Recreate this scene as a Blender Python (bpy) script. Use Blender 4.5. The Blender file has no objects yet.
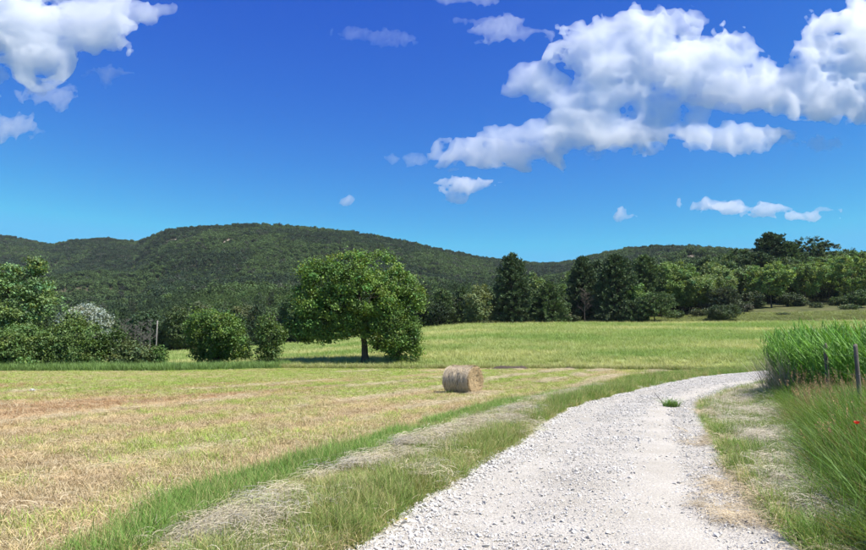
import bpy, math, random
import numpy as np
from mathutils import Vector, Matrix

R = math.radians
rng = np.random.default_rng(7)
random.seed(7)
scene = bpy.context.scene
COL = scene.collection

# ------------------------------------------------------------------ camera
F = 650.0                 # focal length in photo pixels (866 wide)
CW, CH = 866.0, 550.0
HORIZON = 352.0
CAM_H = 1.65
PITCH = math.atan((HORIZON - CH / 2) / F)
SP, CP = math.sin(PITCH), math.cos(PITCH)
cam_d = bpy.data.cameras.new('camera')
cam_d.sensor_width = 36.0
cam_d.lens = 36.0 * F / CW
cam_d.clip_start = 0.1
cam_d.clip_end = 30000
cam = bpy.data.objects.new('camera', cam_d)
COL.objects.link(cam)
cam.location = (0, 0, CAM_H)
cam.rotation_euler = (R(90) + PITCH, 0, 0)
scene.camera = cam

# ------------------------------------------------------------------ sky, sun, exposure
SUN_EL, SUN_AZ = 58.0, 119.0          # azimuth measured from the view direction (+Y) towards +X
world = bpy.data.worlds.new('World')
scene.world = world
world.use_nodes = True
wn, wl = world.node_tree.nodes, world.node_tree.links
wn.clear()
sky = wn.new('ShaderNodeTexSky')
sky.sky_type = 'NISHITA'
sky.sun_disc = False
sky.sun_elevation = R(SUN_EL)
sky.sun_rotation = R(SUN_AZ)
sky.altitude = 600
sky.air_density = 1.0
sky.dust_density = 0.15
sky.ozone_density = 2.2
# deep, clear blue of a very dry day: each channel of the sky keeps its own contrast
sep = wn.new('ShaderNodeSeparateColor'); com = wn.new('ShaderNodeCombineColor')
wl.new(sky.outputs[0], sep.inputs[0])
for ch, (gain, power) in enumerate(((0.41, 1.85), (0.829, 1.81), (0.576, 0.55))):
    m1 = wn.new('ShaderNodeMath'); m1.operation = 'MULTIPLY'; m1.inputs[1].default_value = 0.15
    m2 = wn.new('ShaderNodeMath'); m2.operation = 'POWER'; m2.inputs[1].default_value = power
    m3 = wn.new('ShaderNodeMath'); m3.operation = 'MULTIPLY'; m3.inputs[1].default_value = gain / 0.15
    m0 = wn.new('ShaderNodeMath'); m0.operation = 'MINIMUM'; m0.inputs[1].default_value = (0.42, 0.60, 0.95)[ch]
    wl.new(sep.outputs[ch], m1.inputs[0]); wl.new(m1.outputs[0], m0.inputs[0]); wl.new(m0.outputs[0], m2.inputs[0]); wl.new(m2.outputs[0], m3.inputs[0]); wl.new(m3.outputs[0], com.inputs[ch])
bg = wn.new('ShaderNodeBackground')
bg.inputs['Strength'].default_value = 0.15
wo = wn.new('ShaderNodeOutputWorld')
wl.new(com.outputs[0], bg.inputs['Color'])
wl.new(bg.outputs[0], wo.inputs['Surface'])
sun_d = bpy.data.lights.new('sun', 'SUN')
sun_d.energy = 5.0
sun_d.angle = R(0.53)
sun_d.color = (1.0, 0.96, 0.88)
sun = bpy.data.objects.new('sun', sun_d)
COL.objects.link(sun)
SUN_DIR = Vector((math.sin(R(SUN_AZ)) * math.cos(R(SUN_EL)), math.cos(R(SUN_AZ)) * math.cos(R(SUN_EL)), math.sin(R(SUN_EL))))
sun.rotation_euler = SUN_DIR.to_track_quat('Z', 'Y').to_euler()
sun.location = (60, 10, 120)
scene.view_settings.view_transform = 'Standard'
scene.view_settings.look = 'None'
scene.view_settings.exposure = 0.7
scene.view_settings.gamma = 1.0
scene.view_settings.use_curve_mapping = False
cy = scene.cycles
cy.use_denoising = True
try:
    cy.denoiser = 'OPENIMAGEDENOISE'
    cy.denoising_prefilter = 'ACCURATE'
except Exception:
    pass
cy.max_bounces = 28
cy.diffuse_bounces = 2
cy.glossy_bounces = 2
cy.transmission_bounces = 4
cy.volume_bounces = 24
cy.transparent_max_bounces = 8
cy.use_adaptive_sampling = True
cy.adaptive_threshold = 0.015
cy.adaptive_min_samples = 16
cy.sample_clamp_indirect = 8.0

# ------------------------------------------------------------------ helpers
def unproject(px, py, Y):
    """world point at depth Y along the camera ray through photo pixel (px, py)"""
    a = (px - CW / 2) / F
    b = (CH / 2 - py) / F
    k = Y / (CP - SP * b)
    return a * k, Y, CAM_H + k * (SP + CP * b)

def ground_pt(px, py):
    """flat-ground point under a photo pixel, used to plan the layout"""
    a = (px - CW / 2) / F
    b = (CH / 2 - py) / F
    k = -CAM_H / (SP + CP * b)
    return a * k, k * (CP - SP * b)

def smooth(e0, e1, x):
    t = np.clip((x - e0) / (e1 - e0), 0, 1)
    return t * t * (3 - 2 * t)

_LAT = np.random.default_rng(99).random((64, 64, 64)).astype(np.float32)
def vnoise(x, y, z=None):
    x = np.asarray(x, np.float32); y = np.asarray(y, np.float32)
    z = np.zeros_like(x) + np.float32(0.37) if z is None else np.asarray(z, np.float32)
    xi = np.floor(x).astype(np.int32); yi = np.floor(y).astype(np.int32); zi = np.floor(z).astype(np.int32)
    fx = x - xi; fy = y - yi; fz = z - zi
    fx = fx * fx * (3 - 2 * fx); fy = fy * fy * (3 - 2 * fy); fz = fz * fz * (3 - 2 * fz)
    def L(a, b, c):
        return _LAT[(xi + a) & 63, (yi + b) & 63, (zi + c) & 63]
    c00 = L(0, 0, 0) * (1 - fx) + L(1, 0, 0) * fx
    c10 = L(0, 1, 0) * (1 - fx) + L(1, 1, 0) * fx
    c01 = L(0, 0, 1) * (1 - fx) + L(1, 0, 1) * fx
    c11 = L(0, 1, 1) * (1 - fx) + L(1, 1, 1) * fx
    c0 = c00 * (1 - fy) + c10 * fy
    c1 = c01 * (1 - fy) + c11 * fy
    return c0 * (1 - fz) + c1 * fz

def fbm(x, y, z=None, octv=4, gain=0.5):
    s = 0.0; a = 1.0; n = 0.0
    for i in range(octv):
        s = s + a * vnoise(x * 2.03 ** i + 13.7 * i, y * 2.03 ** i + 5.1 * i, None if z is None else z * 2.03 ** i + 9.3 * i)
        n += a; a *= gain
    return s / n

def make_mesh(name, verts, faces, mats=(), smooth_shade=False, col=None, fmat=None):
    """faces: (n,3) or (n,4) int array, or a list of such arrays"""
    me = bpy.data.meshes.new(name)
    verts = np.asarray(verts, np.float32).reshape(-1, 3)
    if not isinstance(faces, (list, tuple)):
        faces = [faces]
    faces = [np.asarray(f, np.int32) for f in faces if len(f)]
    nl = sum(f.size for f in faces); npoly = sum(len(f) for f in faces)
    me.vertices.add(len(verts)); me.vertices.foreach_set('co', verts.ravel())
    me.loops.add(nl); me.polygons.add(npoly)
    idx = np.concatenate([f.ravel() for f in faces]) if faces else np.zeros(0, np.int32)
    me.loops.foreach_set('vertex_index', idx)
    tot = np.concatenate([np.full(len(f), f.shape[1], np.int32) for f in faces])
    start = np.concatenate([[0], np.cumsum(tot)[:-1]]).astype(np.int32)
    me.polygons.foreach_set('loop_start', start)
    if fmat is not None:
        me.polygons.foreach_set('material_index', np.asarray(fmat, np.int32))
    me.polygons.foreach_set('use_smooth', np.full(npoly, bool(smooth_shade)))
    if col is not None:
        at = me.attributes.new('col', 'FLOAT_COLOR', 'POINT')
        c = np.ones((len(verts), 4), np.float32); c[:, :3] = col
        at.data.foreach_set('color', c.ravel())
    for m in mats:
        me.materials.append(m)
    me.update(calc_edges=True)
    me.validate()
    return me

def add(name, me, parent=None, loc=None, **props):
    o = bpy.data.objects.new(name, me)
    COL.objects.link(o)
    if parent is not None:
        o.parent = parent
    if loc is not None:
        o.location = loc
    for k, v in props.items():
        o[k] = v
    return o

def thing(name, label, cat, loc=(0, 0, 0), rz=0.0, group=None):
    o = add(name, None, None, loc, label=label, category=cat)
    o.rotation_euler = (0, 0, rz)
    if group:
        o['group'] = group
    return o

def tube(pts, radii, n=6, cap=True):
    """tapered tube along a polyline -> verts, quads"""
    pts = np.asarray(pts, float); radii = np.asarray(radii, float)
    t = np.gradient(pts, axis=0)
    t /= np.linalg.norm(t, axis=1)[:, None] + 1e-9
    ref = np.where(np.abs(t[:, 2:3]) > 0.9, np.array([[1.0, 0, 0]]), np.array([[0, 0, 1.0]]))
    u = np.cross(t, ref); u /= np.linalg.norm(u, axis=1)[:, None] + 1e-9
    for i in range(1, len(u)):
        if np.dot(u[i], u[i - 1]) < 0: u[i] = -u[i]
    w = np.cross(t, u)
    a = np.linspace(0, 2 * np.pi, n, endpoint=False)
    v = pts[:, None, :] + radii[:, None, None] * (np.cos(a)[None, :, None] * u[:, None, :] + np.sin(a)[None, :, None] * w[:, None, :])
    k = len(pts)
    i = np.arange(k - 1)[:, None] * n; j = np.arange(n)[None, :]; j2 = (j + 1) % n
    q = np.stack([i + j, i + j2, i + n + j2, i + n + j], -1).reshape(-1, 4)
    v = v.reshape(-1, 3)
    if cap:
        v = np.vstack([v, pts[-1]])
        c = len(v) - 1
        e = (k - 1) * n
        q = np.vstack([q, np.stack([e + np.arange(n), e + (np.arange(n) + 1) % n, np.full(n, c), np.full(n, c)], -1)])
    return v, q

class MB:
    """collects vertices, quads and vertex colours for one mesh"""
    def __init__(s): s.v = []; s.q = []; s.c = []; s.n = 0
    def add(s, v, q, c=(0.5, 0.5, 0.5)):
        v = np.asarray(v); s.v.append(v); s.q.append(np.asarray(q) + s.n); s.n += len(v)
        c = np.asarray(c, float)
        s.c.append(np.broadcast_to(c, (len(v), 3)))
    def mesh(s, name, mats, smooth_shade=False):
        q = np.vstack(s.q)
        deg = q[:, 2] == q[:, 3]
        fs = [q[~deg]]
        if deg.any(): fs.append(q[deg][:, :3])
        return make_mesh(name, np.vstack(s.v), fs, mats, smooth_shade, np.vstack(s.c))

# ------------------------------------------------------------------ materials
def mat(name, build):
    m = bpy.data.materials.new(name)
    m.use_nodes = True
    nt = m.node_tree; nt.nodes.clear()
    out = nt.nodes.new('ShaderNodeOutputMaterial')
    build(nt, out)
    return m

def N(nt, kind, **kw):
    n = nt.nodes.new(kind)
    for k, v in kw.items():
        if k in n.inputs: n.inputs[k].default_value = v
        else: setattr(n, k, v)
    return n

def mixc(nt, fac, a, b, mode='MIX'):
    n = nt.nodes.new('ShaderNodeMix'); n.data_type = 'RGBA'; n.blend_type = mode
    for s, v in ((n.inputs[0], fac), (n.inputs[6], a), (n.inputs[7], b)):
        if hasattr(v, 'is_output') or isinstance(v, bpy.types.NodeSocket): nt.links.new(v, s)
        elif isinstance(v, (tuple, list)): s.default_value = (*v[:3], 1)
        else: s.default_value = v
    return n.outputs[2]

def noise(nt, scale, detail=4, rough=0.55, coord=None, typ='object'):
    n = nt.nodes.new('ShaderNodeTexNoise')
    n.inputs['Scale'].default_value = scale; n.inputs['Detail'].default_value = detail
    n.inputs['Roughness'].default_value = rough
    if coord is None:
        g = nt.nodes.new('ShaderNodeNewGeometry'); coord = g.outputs['Position']
    nt.links.new(coord, n.inputs['Vector'])
    return n.outputs['Fac']

def ramp(nt, fac, stops):
    n = nt.nodes.new('ShaderNodeValToRGB')
    cr = n.color_ramp
    while len(cr.elements) > 1: cr.elements.remove(cr.elements[-1])
    for i, (p, c) in enumerate(stops):
        e = cr.elements[0] if i == 0 else cr.elements.new(p)
        e.position = p; e.color = (*c[:3], 1) if isinstance(c, (tuple, list)) else (c, c, c, 1)
    nt.links.new(fac, n.inputs[0])
    return n.outputs[0]

def leaf_material(name, trans=0.35, rough=0.5, instancer=False, spec=0.3, tint=(1, 1, 1), tcol=(1.25, 1.2, 0.5)):
    """colour from the mesh's own 'col' attribute, multiplied by the instance colour when scattered"""
    def b(nt, out):
        at = N(nt, 'ShaderNodeAttribute', attribute_name='col')
        c = at.outputs['Color']
        if instancer:
            ai = N(nt, 'ShaderNodeAttribute', attribute_name='icol', attribute_type='INSTANCER')
            c = mixc(nt, 1.0, c, ai.outputs['Color'], 'MULTIPLY')
        if tint != (1, 1, 1):
            c = mixc(nt, 1.0, c, tint, 'MULTIPLY')
        p = N(nt, 'ShaderNodeBsdfPrincipled', Roughness=rough)
        p.inputs['Specular IOR Level'].default_value = spec
        nt.links.new(c, p.inputs['Base Color'])
        if trans > 0:
            t = N(nt, 'ShaderNodeBsdfTranslucent')
            nt.links.new(mixc(nt, 1.0, c, tcol, 'MULTIPLY'), t.inputs['Color'])
            m = N(nt, 'ShaderNodeMixShader'); m.inputs[0].default_value = trans
            nt.links.new(p.outputs[0], m.inputs[1]); nt.links.new(t.outputs[0], m.inputs[2])
            nt.links.new(m.outputs[0], out.inputs['Surface'])
        else:
            nt.links.new(p.outputs[0], out.inputs['Surface'])
    return mat(name, b)

def bark_material(name, c0, c1, scale=6):
    def b(nt, out):
        tc = N(nt, 'ShaderNodeTexCoord')
        mp = N(nt, 'ShaderNodeMapping'); mp.inputs['Scale'].default_value = (1, 1, 0.25)
        nt.links.new(tc.outputs['Object'], mp.inputs['Vector'])
        f = noise(nt, scale, 6, 0.65, mp.outputs[0])
        c = ramp(nt, f, [(0.3, c0), (0.7, c1)])
        p = N(nt, 'ShaderNodeBsdfPrincipled', Roughness=0.9)
        bp = N(nt, 'ShaderNodeBump', Strength=0.7, Distance=0.03)
        nt.links.new(f, bp.inputs['Height']); nt.links.new(bp.outputs[0], p.inputs['Normal'])
        nt.links.new(c, p.inputs['Base Color']); nt.links.new(p.outputs[0], out.inputs['Surface'])
    return mat(name, b)

M_LEAF = leaf_material('leaf', 0.27)
M_NEEDLE = leaf_material('needle', 0.12, 0.6, spec=0.2)
M_SILVER = leaf_material('silver_leaf', 0.25, 0.7)
M_BARK = bark_material('bark', (0.035, 0.026, 0.018), (0.11, 0.085, 0.06))
M_GREYBARK = bark_material('grey_bark', (0.12, 0.105, 0.09), (0.3, 0.27, 0.24))
M_BLADE = leaf_material('grass_blade', 0.3, 0.55, True, 0.25, tcol=(1.15, 1.15, 0.6))
M_STRAW = leaf_material('straw', 0.15, 0.7, True, 0.2, tcol=(1.1, 1.0, 0.8))
M_FOREST = leaf_material('forest_leaf', 0.22, 0.6, True, 0.15)

# ------------------------------------------------------------------ lay of the land
RIDGE_X = [-260, -120, 0, 25, 45, 70, 100, 132, 150, 165, 200, 250, 285, 320, 360, 400, 440, 480, 520, 545, 570, 600, 630, 660, 700, 740, 790, 866, 1000, 1150]
RIDGE_Y = [232, 228, 234, 238, 243, 238, 236, 240, 234, 228, 225, 222.5, 224.5, 227.5, 232, 239, 248, 255.5, 260.5, 262, 260, 253, 247, 245, 246, 249, 252, 254, 256, 262]
RIDGE_D = [1500, 1500, 1480, 1460, 1450, 1430, 1420, 1400, 1220, 1180, 1150, 1120, 1110, 1110, 1120, 1150, 1180, 1220, 1280, 1300, 1240, 1120, 1050, 1000, 960, 920, 880, 800, 800, 800]
EDGE_X = [-260, 0, 170, 200, 300, 400, 470, 560, 640, 720, 866, 1150]
EDGE_Y = [357, 356, 351.5, 350, 344, 331, 325, 324, 324, 323, 322, 322]
def px_table(px, xs, ys): return np.interp(px, xs, ys)

# road edges on flat ground (planned from the photograph)
LEFT_PX = [(352, 570), (375, 550), (425, 505), (480, 470), (524, 440), (540, 424), (578, 405), (622, 393.5), (660, 385), (700, 378), (758, 371.5)]
RIGHT_PX = [(842, 575), (812, 550), (762, 510), (736, 478), (727, 455), (712, 430), (700, 412), (704, 404), (727, 394), (756, 386)]
RL = [ground_pt(*p) for p in LEFT_PX]
RR = [ground_pt(*p) for p in RIGHT_PX]
RL = [(-1.25, -2.0), (-1.0, 1.5)] + RL + [(44, 74), (75, 92), (130, 110)]
RR = [(3.0, -2.0), (2.85, 1.5)] + RR + [(27, 44), (48, 64), (77, 83), (132, 101)]
RLa, RRa = np.array(RL), np.array(RR)
def road_left_x(Y): return np.interp(Y, RLa[:, 1], RLa[:, 0])
def road_right_x(Y): return np.interp(Y, RRa[:, 1], RRa[:, 0])

def height(X, Y):
    X = np.asarray(X, float); Y = np.asarray(Y, float)
    Yc = np.maximum(Y, 1.0)
    ang = np.degrees(np.arctan2(X, Y))
    px = CW / 2 + F * np.clip(X / Yc, -1.05, 1.05) * 1.0
    front = 1 - smooth(50, 95, np.abs(ang))
    r = np.where(np.abs(ang) < 50, Y, np.hypot(X, Y) * 0.66)
    # gentle unevenness of the near fields
    z0 = (fbm(X * 0.06 + 3, Y * 0.06 + 8, octv=2) - 0.5) * 0.16 * smooth(6, 20, np.hypot(X, Y))
    ytop = px_table(px, EDGE_X, EDGE_Y)
    zedge = unproject(px, ytop, 150.0)[2]
    t = np.clip((r - 66) / (150 - 66), 0, 1)
    zm = zedge * t ** 0.82 * smooth(0, 0.06, t) 
    yr = px_table(px, RIDGE_X, RIDGE_Y); D = px_table(px, RIDGE_X, RIDGE_D)
    p = np.interp(px, [0, 560, 720, 866], [0.8, 0.78, 0.52, 0.47])
    s = np.clip((r - 150) / (D - 150), 0, 1)
    yy = ytop + (yr + 3.0 - ytop) * s ** p
    zh = unproject(px, yy, np.maximum(r, 150.0))[2]
    rel = (fbm(X * 0.0042 + 2, Y * 0.0030 + 7, octv=4) - 0.5)
    rdg = 1 - np.abs(2 * fbm((X * 0.9 - Y * 0.5) * 0.0045 + 1, (X * .3 + Y) * 0.0022 + 3, octv=3) - 1) * 2
    zh = zh + (rel * 70 + (rdg - 0.6) * 28) * np.sin(np.pi * np.clip(s * 1.08 - 0.03, 0, 1)) * smooth(0.02, 0.3, s)
    over = np.maximum(r - D, 0)
    zr = unproject(px, yr + 3.0, D)[2]
    zh = np.where(over > 0, zr - over * 0.28 * smooth(0, 120, over) - over * .03, zh)
    zh = np.where(over > 0, np.maximum(zh, 0.3 * zr), zh)
    z = np.where(r < 150, zm, zh) * front
    # low bank right of the track
    side = X - road_right_x(Y)
    bank = 0.38 * smooth(0.9, 3.2, side) * smooth(-6, 2, Y) * (1 - smooth(36, 60, Y)) * (1 - smooth(30, 60, X))
    ls = road_left_x(Y) - X
    bank = bank + 0.07 * smooth(0.15, 0.5, ls) * (1 - smooth(1.2, 2.6, ls)) * (1 - smooth(30, 45, Y)) * (Y > -3)
    return z + z0 + bank

def h1(x, y): return float(height(np.array([x]), np.array([y]))[0])
def on_ground(px, Y):
    x = (px - CW / 2) / F * Y * CP
    x = unproject(px, 330, Y)[0]
    return x, Y, h1(x, Y)

# ------------------------------------------------------------------ ground sheets
def ground_mat(nt, out):
    g = N(nt, 'ShaderNodeNewGeometry'); pos = g.outputs['Position']
    f1 = noise(nt, 0.35, 6, 0.6, pos); f2 = noise(nt, 6.0, 5, 0.7, pos)
    c = ramp(nt, f1, [(0.3, (0.05, 0.065, 0.022)), (0.55, (0.10, 0.105, 0.04)), (0.75, (0.17, 0.15, 0.075))])
    at = N(nt, 'ShaderNodeAttribute', attribute_name='col')   # 1 = woodland floor, green channel = bare rock
    sep = N(nt, 'ShaderNodeSeparateColor'); nt.links.new(at.outputs['Color'], sep.inputs[0])
    wood = ramp(nt, f2, [(0.3, (0.025, 0.03, 0.014)), (0.7, (0.06, 0.055, 0.03))])
    c = mixc(nt, sep.outputs[0], c, wood)
    rock = ramp(nt, f2, [(0.3, (0.22, 0.17, 0.12)), (0.7, (0.42, 0.35, 0.28))])
    c = mixc(nt, sep.outputs[1], c, rock)
    p = N(nt, 'ShaderNodeBsdfPrincipled', Roughness=0.95)
    p.inputs['Specular IOR Level'].default_value = 0.1
    nt.links.new(c, p.inputs['Base Color'])
    bp = N(nt, 'ShaderNodeBump', Strength=0.6, Distance=0.06)
    nt.links.new(f2, bp.inputs['Height']); nt.links.new(bp.outputs[0], p.inputs['Normal'])
    nt.links.new(p.outputs[0], out.inputs['Surface'])
M_GROUND = mat('ground', ground_mat)

# bare patches on the wooded hill: (px, py, half width m, half depth m)
SCARS = [(230, 238, 7, 17), (172, 239, 12, 15), (64, 291, 9, 7), (84, 288, 8, 5), (466, 267, 6, 14), (690, 254, 6, 14), (704, 251, 5, 11), (48, 294, 5, 5)]
def find_on_hill(px, py):
    Ys = np.linspace(160, 1400, 700)
    X, _, Z = unproject(px, py, Ys)
    hz = height(X, Ys) + 3.0
    i = np.argmax(hz >= Z)
    return X[i], Ys[i]
SCAR_PTS = [(*find_on_hill(a, b), w, d) for a, b, w, d in SCARS]
def scar_mask(X, Y):
    m = np.zeros(np.shape(X))
    for sx, sy, w, d in SCAR_PTS:
        q = ((X - sx) / w) ** 2 + ((Y - sy) / d) ** 2 + (fbm(X * 0.08, Y * 0.08, octv=2) - .5) * 1.6
        m = np.maximum(m, 1 - smooth(0.7, 1.1, q))
    return m

def forest_start(px):
    return np.interp(px, [-260, 0, 180, 300, 430, 470, 560, 640, 700, 780, 866, 1150], [112, 118, 128, 146, 150, 160, 166, 172, 186, 208, 214, 214])

th_front = np.radians(np.arange(-56, 56.01, 0.55))
th_back = np.radians(np.arange(59, 301.01, 4.0))
th = np.concatenate([th_front, th_back])
rr = [0.4, 1.2, 2, 3]
while rr[-1] < 60: rr.append(rr[-1] * 1.05 + 0.25)
while rr[-1] < 170: rr.append(rr[-1] + 2.2)
while rr[-1] < 1700: rr.append(rr[-1] + 5 + rr[-1] * 0.008)
while rr[-1] < 9000: rr.append(rr[-1] * 1.12)
rr = np.array(rr)
TH, RRg = np.meshgrid(th, rr)
GX, GY = RRg * np.sin(TH), RRg * np.cos(TH)
GZ = height(GX, GY) - 0.05
GZ = np.where(RRg > 3000, GZ * np.clip((9000 - RRg) / 6000, 0, 1) * 0.5 - 0.05, GZ)
nt_, nr_ = len(th), len(rr)
V = np.stack([GX, GY, GZ], -1).reshape(-1, 3)
i = np.arange(nr_ - 1)[:, None] * nt_; j = np.arange(nt_)[None, :]; j2 = (j + 1) % nt_
Q = np.stack([i + j, i + j2, i + nt_ + j2, i + nt_ + j], -1).reshape(-1, 4)
V = np.vstack([V, [[0, 0, h1(0, 0.1) - 0.05]]])
TRI = np.stack([np.full(nt_, len(V) - 1), (np.arange(nt_) + 1) % nt_, np.arange(nt_)], -1)
gpx = CW / 2 + F * V[:, 0] / np.maximum(V[:, 1], 1)
wood = smooth(0, 10, V[:, 1] - forest_start(np.clip(gpx, -260, 1150)))
gc = np.stack([wood, scar_mask(V[:, 0], V[:, 1]), np.zeros(len(V))], -1)
add('ground', make_mesh('ground', V, [Q[:, ::-1], TRI[:, ::-1]], [M_GROUND], True, gc), kind='structure')

def sheet(name, rows, material, off, nx=70, uneven=0.0):
    """rows: list of (Y, x0, x1)"""
    vs = []
    for (Y, x0, x1) in rows:
        xs = np.linspace(x0, x1, nx)
        ys = np.full(nx, Y)
        z = height(xs, ys) + off
        if uneven: z = z + (fbm(xs * 1.7, ys * 1.7, octv=4) - .5) * uneven
        vs.append(np.stack([xs, ys, z], -1))
    n = len(rows)
    i = np.arange(n - 1)[:, None] * nx; j = np.arange(nx - 1)[None, :]
    q = np.stack([i + j, i + j + 1, i + nx + j + 1, i + nx + j], -1).reshape(-1, 4)
    return add(name, make_mesh(name, np.vstack(vs), q, [material], True), kind='structure')

ROW = np.array([0.42, 0.91])      # mowing direction on the ground
def mown_color(X, Y):
    """dry / green / russet share of the mown field at a point"""
    u = X * ROW[1] - Y * ROW[0]
    a = X * ROW[0] + Y * ROW[1]
    w = u + (fbm(X * .12, Y * .12, octv=2) - .5) * 1.6
    stripe = 0.5 + 0.5 * np.sin(w * 2 * np.pi / 2.2)
    n1 = fbm(u * 0.35 + 4, a * 0.09 + 2, octv=4)
    n2 = fbm(X * 0.9 + 9, Y * 0.6 + 1, octv=3)
    far = smooth(13, 36, Y)
    green = np.clip(-0.06 + 0.60 * far + (n1 - 0.5) * 1.9 + (stripe - 0.5) * (0.1 + 0.25 * far) + (n2 - 0.5) * 0.9, 0, 1)
    russ = smooth(0.44, 0.62, fbm(u * 0.22 + 11, a * 0.06 + 5, octv=3)) * smooth(11, 16, Y) * (1 - smooth(30, 46, Y)) * smooth(0.2, -3.0, X - (Y - 20) * 0.1)
    return green, russ, stripe, n2

def mown_mat(nt, out):
    g = N(nt, 'ShaderNodeNewGeometry'); pos = g.outputs['Position']
    at = N(nt, 'ShaderNodeAttribute', attribute_name='col')
    f2 = noise(nt, 9.0, 6, 0.75, pos); f3 = noise(nt, 1.3, 5, 0.6, pos)
    c = at.outputs['Color']
    c = mixc(nt, 1.0, c, ramp(nt, f2, [(0.25, (0.62, 0.6, 0.55)), (0.75, (1.25, 1.22, 1.15))]), 'MULTIPLY')
    c = mixc(nt, 0.6, c, ramp(nt, f3, [(0.3, (0.85, 1.0, 0.8)), (0.7, (1.12, 1.03, 1.05))]), 'MULTIPLY')
    p = N(nt, 'ShaderNodeBsdfPrincipled', Roughness=0.95)
    p.inputs['Specular IOR Level'].default_value = 0.1
    nt.links.new(c, p.inputs['Base Color'])
    bp = N(nt, 'ShaderNodeBump', Strength=0.8, Distance=0.04)
    nt.links.new(f2, bp.inputs['Height']); nt.links.new(bp.outputs[0], p.inputs['Normal'])
    nt.links.new(p.outputs[0], out.inputs['Surface'])
M_MOWN = mat('mown_field', mown_mat)

C_STRAW = np.array((0.44, 0.33, 0.185)); C_GREEN = np.array((0.24, 0.275, 0.06)); C_RUSS = np.array((0.33, 0.19, 0.095))
def mown_rgb(X, Y):
    g, r, s, n2 = mown_color(X, Y)
    c = C_STRAW[None] * (1 - g)[:, None] + C_GREEN[None] * g[:, None]
    c = c * (1 - 0.75 * r)[:, None] + C_RUSS[None] * (0.75 * r)[:, None]
    c = c * (0.8 + 0.4 * n2)[:, None] * (1 + 0.22 * (s - .5))[:, None]
    return c

# far edge of the mown field, px -> Y
def mown_far(X):
    return np.interp(X, [-90, -40, -24, -16, 0, 10, 20, 22], [54, 56, 58, 64, 66, 66, 60, 50])
rows = []
Ys = np.concatenate([np.linspace(-4, 10, 40), np.linspace(10.3, 30, 60), np.linspace(30.5, 66, 60)])
for Y in Ys:
    x1 = float(road_left_x(Y)) - 0.25
    x0 = -0.95 * max(Y, 0) - 9
    if Y > 50:
        xs = np.linspace(-70, 23, 400); ok = xs[mown_far(xs) >= Y]
        x0 = max(x0, ok.min()); x1 = min(x1, ok.max())
    rows.append((Y, x0, x1))
fld = sheet('mown_field', rows, M_MOWN, 0.0, 160)
co = np.empty(len(fld.data.vertices) * 3, np.float32); fld.data.vertices.foreach_get('co', co); co = co.reshape(-1, 3)
at = fld.data.attributes.new('col', 'FLOAT_COLOR', 'POINT')
cc = np.ones((len(co), 4), np.float32); cc[:, :3] = mown_rgb(co[:, 0], co[:, 1]) * 0.95
at.data.foreach_set('color', cc.ravel())

def meadow_mat(nt, out):
    g = N(nt, 'ShaderNodeNewGeometry'); pos = g.outputs['Position']
    mp = N(nt, 'ShaderNodeMapping'); mp.inputs['Scale'].default_value = (0.35, 1.0, 1.0)
    nt.links.new(pos, mp.inputs['Vector'])
    f1 = noise(nt, 0.12, 6, 0.6, mp.outputs[0]); f2 = noise(nt, 3.0, 6, 0.75, pos)
    c = ramp(nt, f1, [(0.3, (0.2, 0.27, 0.075)), (0.5, (0.29, 0.34, 0.12)), (0.7, (0.40, 0.39, 0.19))])
    c = mixc(nt, 1.0, c, ramp(nt, f2, [(0.3, (0.6, 0.62, 0.55)), (0.7, (1.15, 1.15, 1.1))]), 'MULTIPLY')
    p = N(nt, 'ShaderNodeBsdfPrincipled', Roughness=0.95)
    p.inputs['Specular IOR Level'].default_value = 0.1
    nt.links.new(c, p.inputs['Base Color'])
    bp = N(nt, 'ShaderNodeBump', Strength=0.9, Distance=0.15)
    nt.links.new(f2, bp.inputs['Height']); nt.links.new(bp.outputs[0], p.inputs['Normal'])
    nt.links.new(p.outputs[0], out.inputs['Surface'])
M_MEADOW = mat('meadow', meadow_mat)
rows = [(Y, -1.0 * Y, 1.05 * Y) for Y in np.concatenate([np.arange(66.5, 150, 1.6)])]
sheet('meadow', rows, M_MEADOW, 0.02, 150)

# gravel track
def gravel_mat(nt, out):
    g = N(nt, 'ShaderNodeNewGeometry'); pos = g.outputs['Position']
    v = N(nt, 'ShaderNodeTexVoronoi', Scale=38.0); nt.links.new(pos, v.inputs['Vector'])
    v2 = N(nt, 'ShaderNodeTexVoronoi', Scale=95.0); nt.links.new(pos, v2.inputs['Vector'])
    f1 = noise(nt, 0.9, 5, 0.6, pos); f3 = noise(nt, 25, 5, 0.7, pos)
    c = ramp(nt, f1, [(0.3, (0.40, 0.365, 0.30)), (0.6, (0.485, 0.45, 0.385)), (0.8, (0.53, 0.495, 0.43))])
    c = mixc(nt, 1.0, c, ramp(nt, f3, [(0.25, (0.72, 0.71, 0.69)), (0.65, (1.06, 1.06, 1.06))]), 'MULTIPLY')
    p = N(nt, 'ShaderNodeBsdfPrincipled', Roughness=0.9)
    p.inputs['Specular IOR Level'].default_value = 0.2
    nt.links.new(c, p.inputs['Base Color'])
    b1 = N(nt, 'ShaderNodeBump', Strength=0.75, Distance=0.012)
    nt.links.new(v.outputs['Distance'], b1.inputs['Height'])
    b2 = N(nt, 'ShaderNodeBump', Strength=0.6, Distance=0.006)
    nt.links.new(v2.outputs['Distance'], b2.inputs['Height']); nt.links.new(b1.outputs[0], b2.inputs['Normal'])
    nt.links.new(b2.outputs[0], p.inputs['Normal'])
    nt.links.new(p.outputs[0], out.inputs['Surface'])
M_GRAVEL = mat('gravel_track', gravel_mat)

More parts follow.
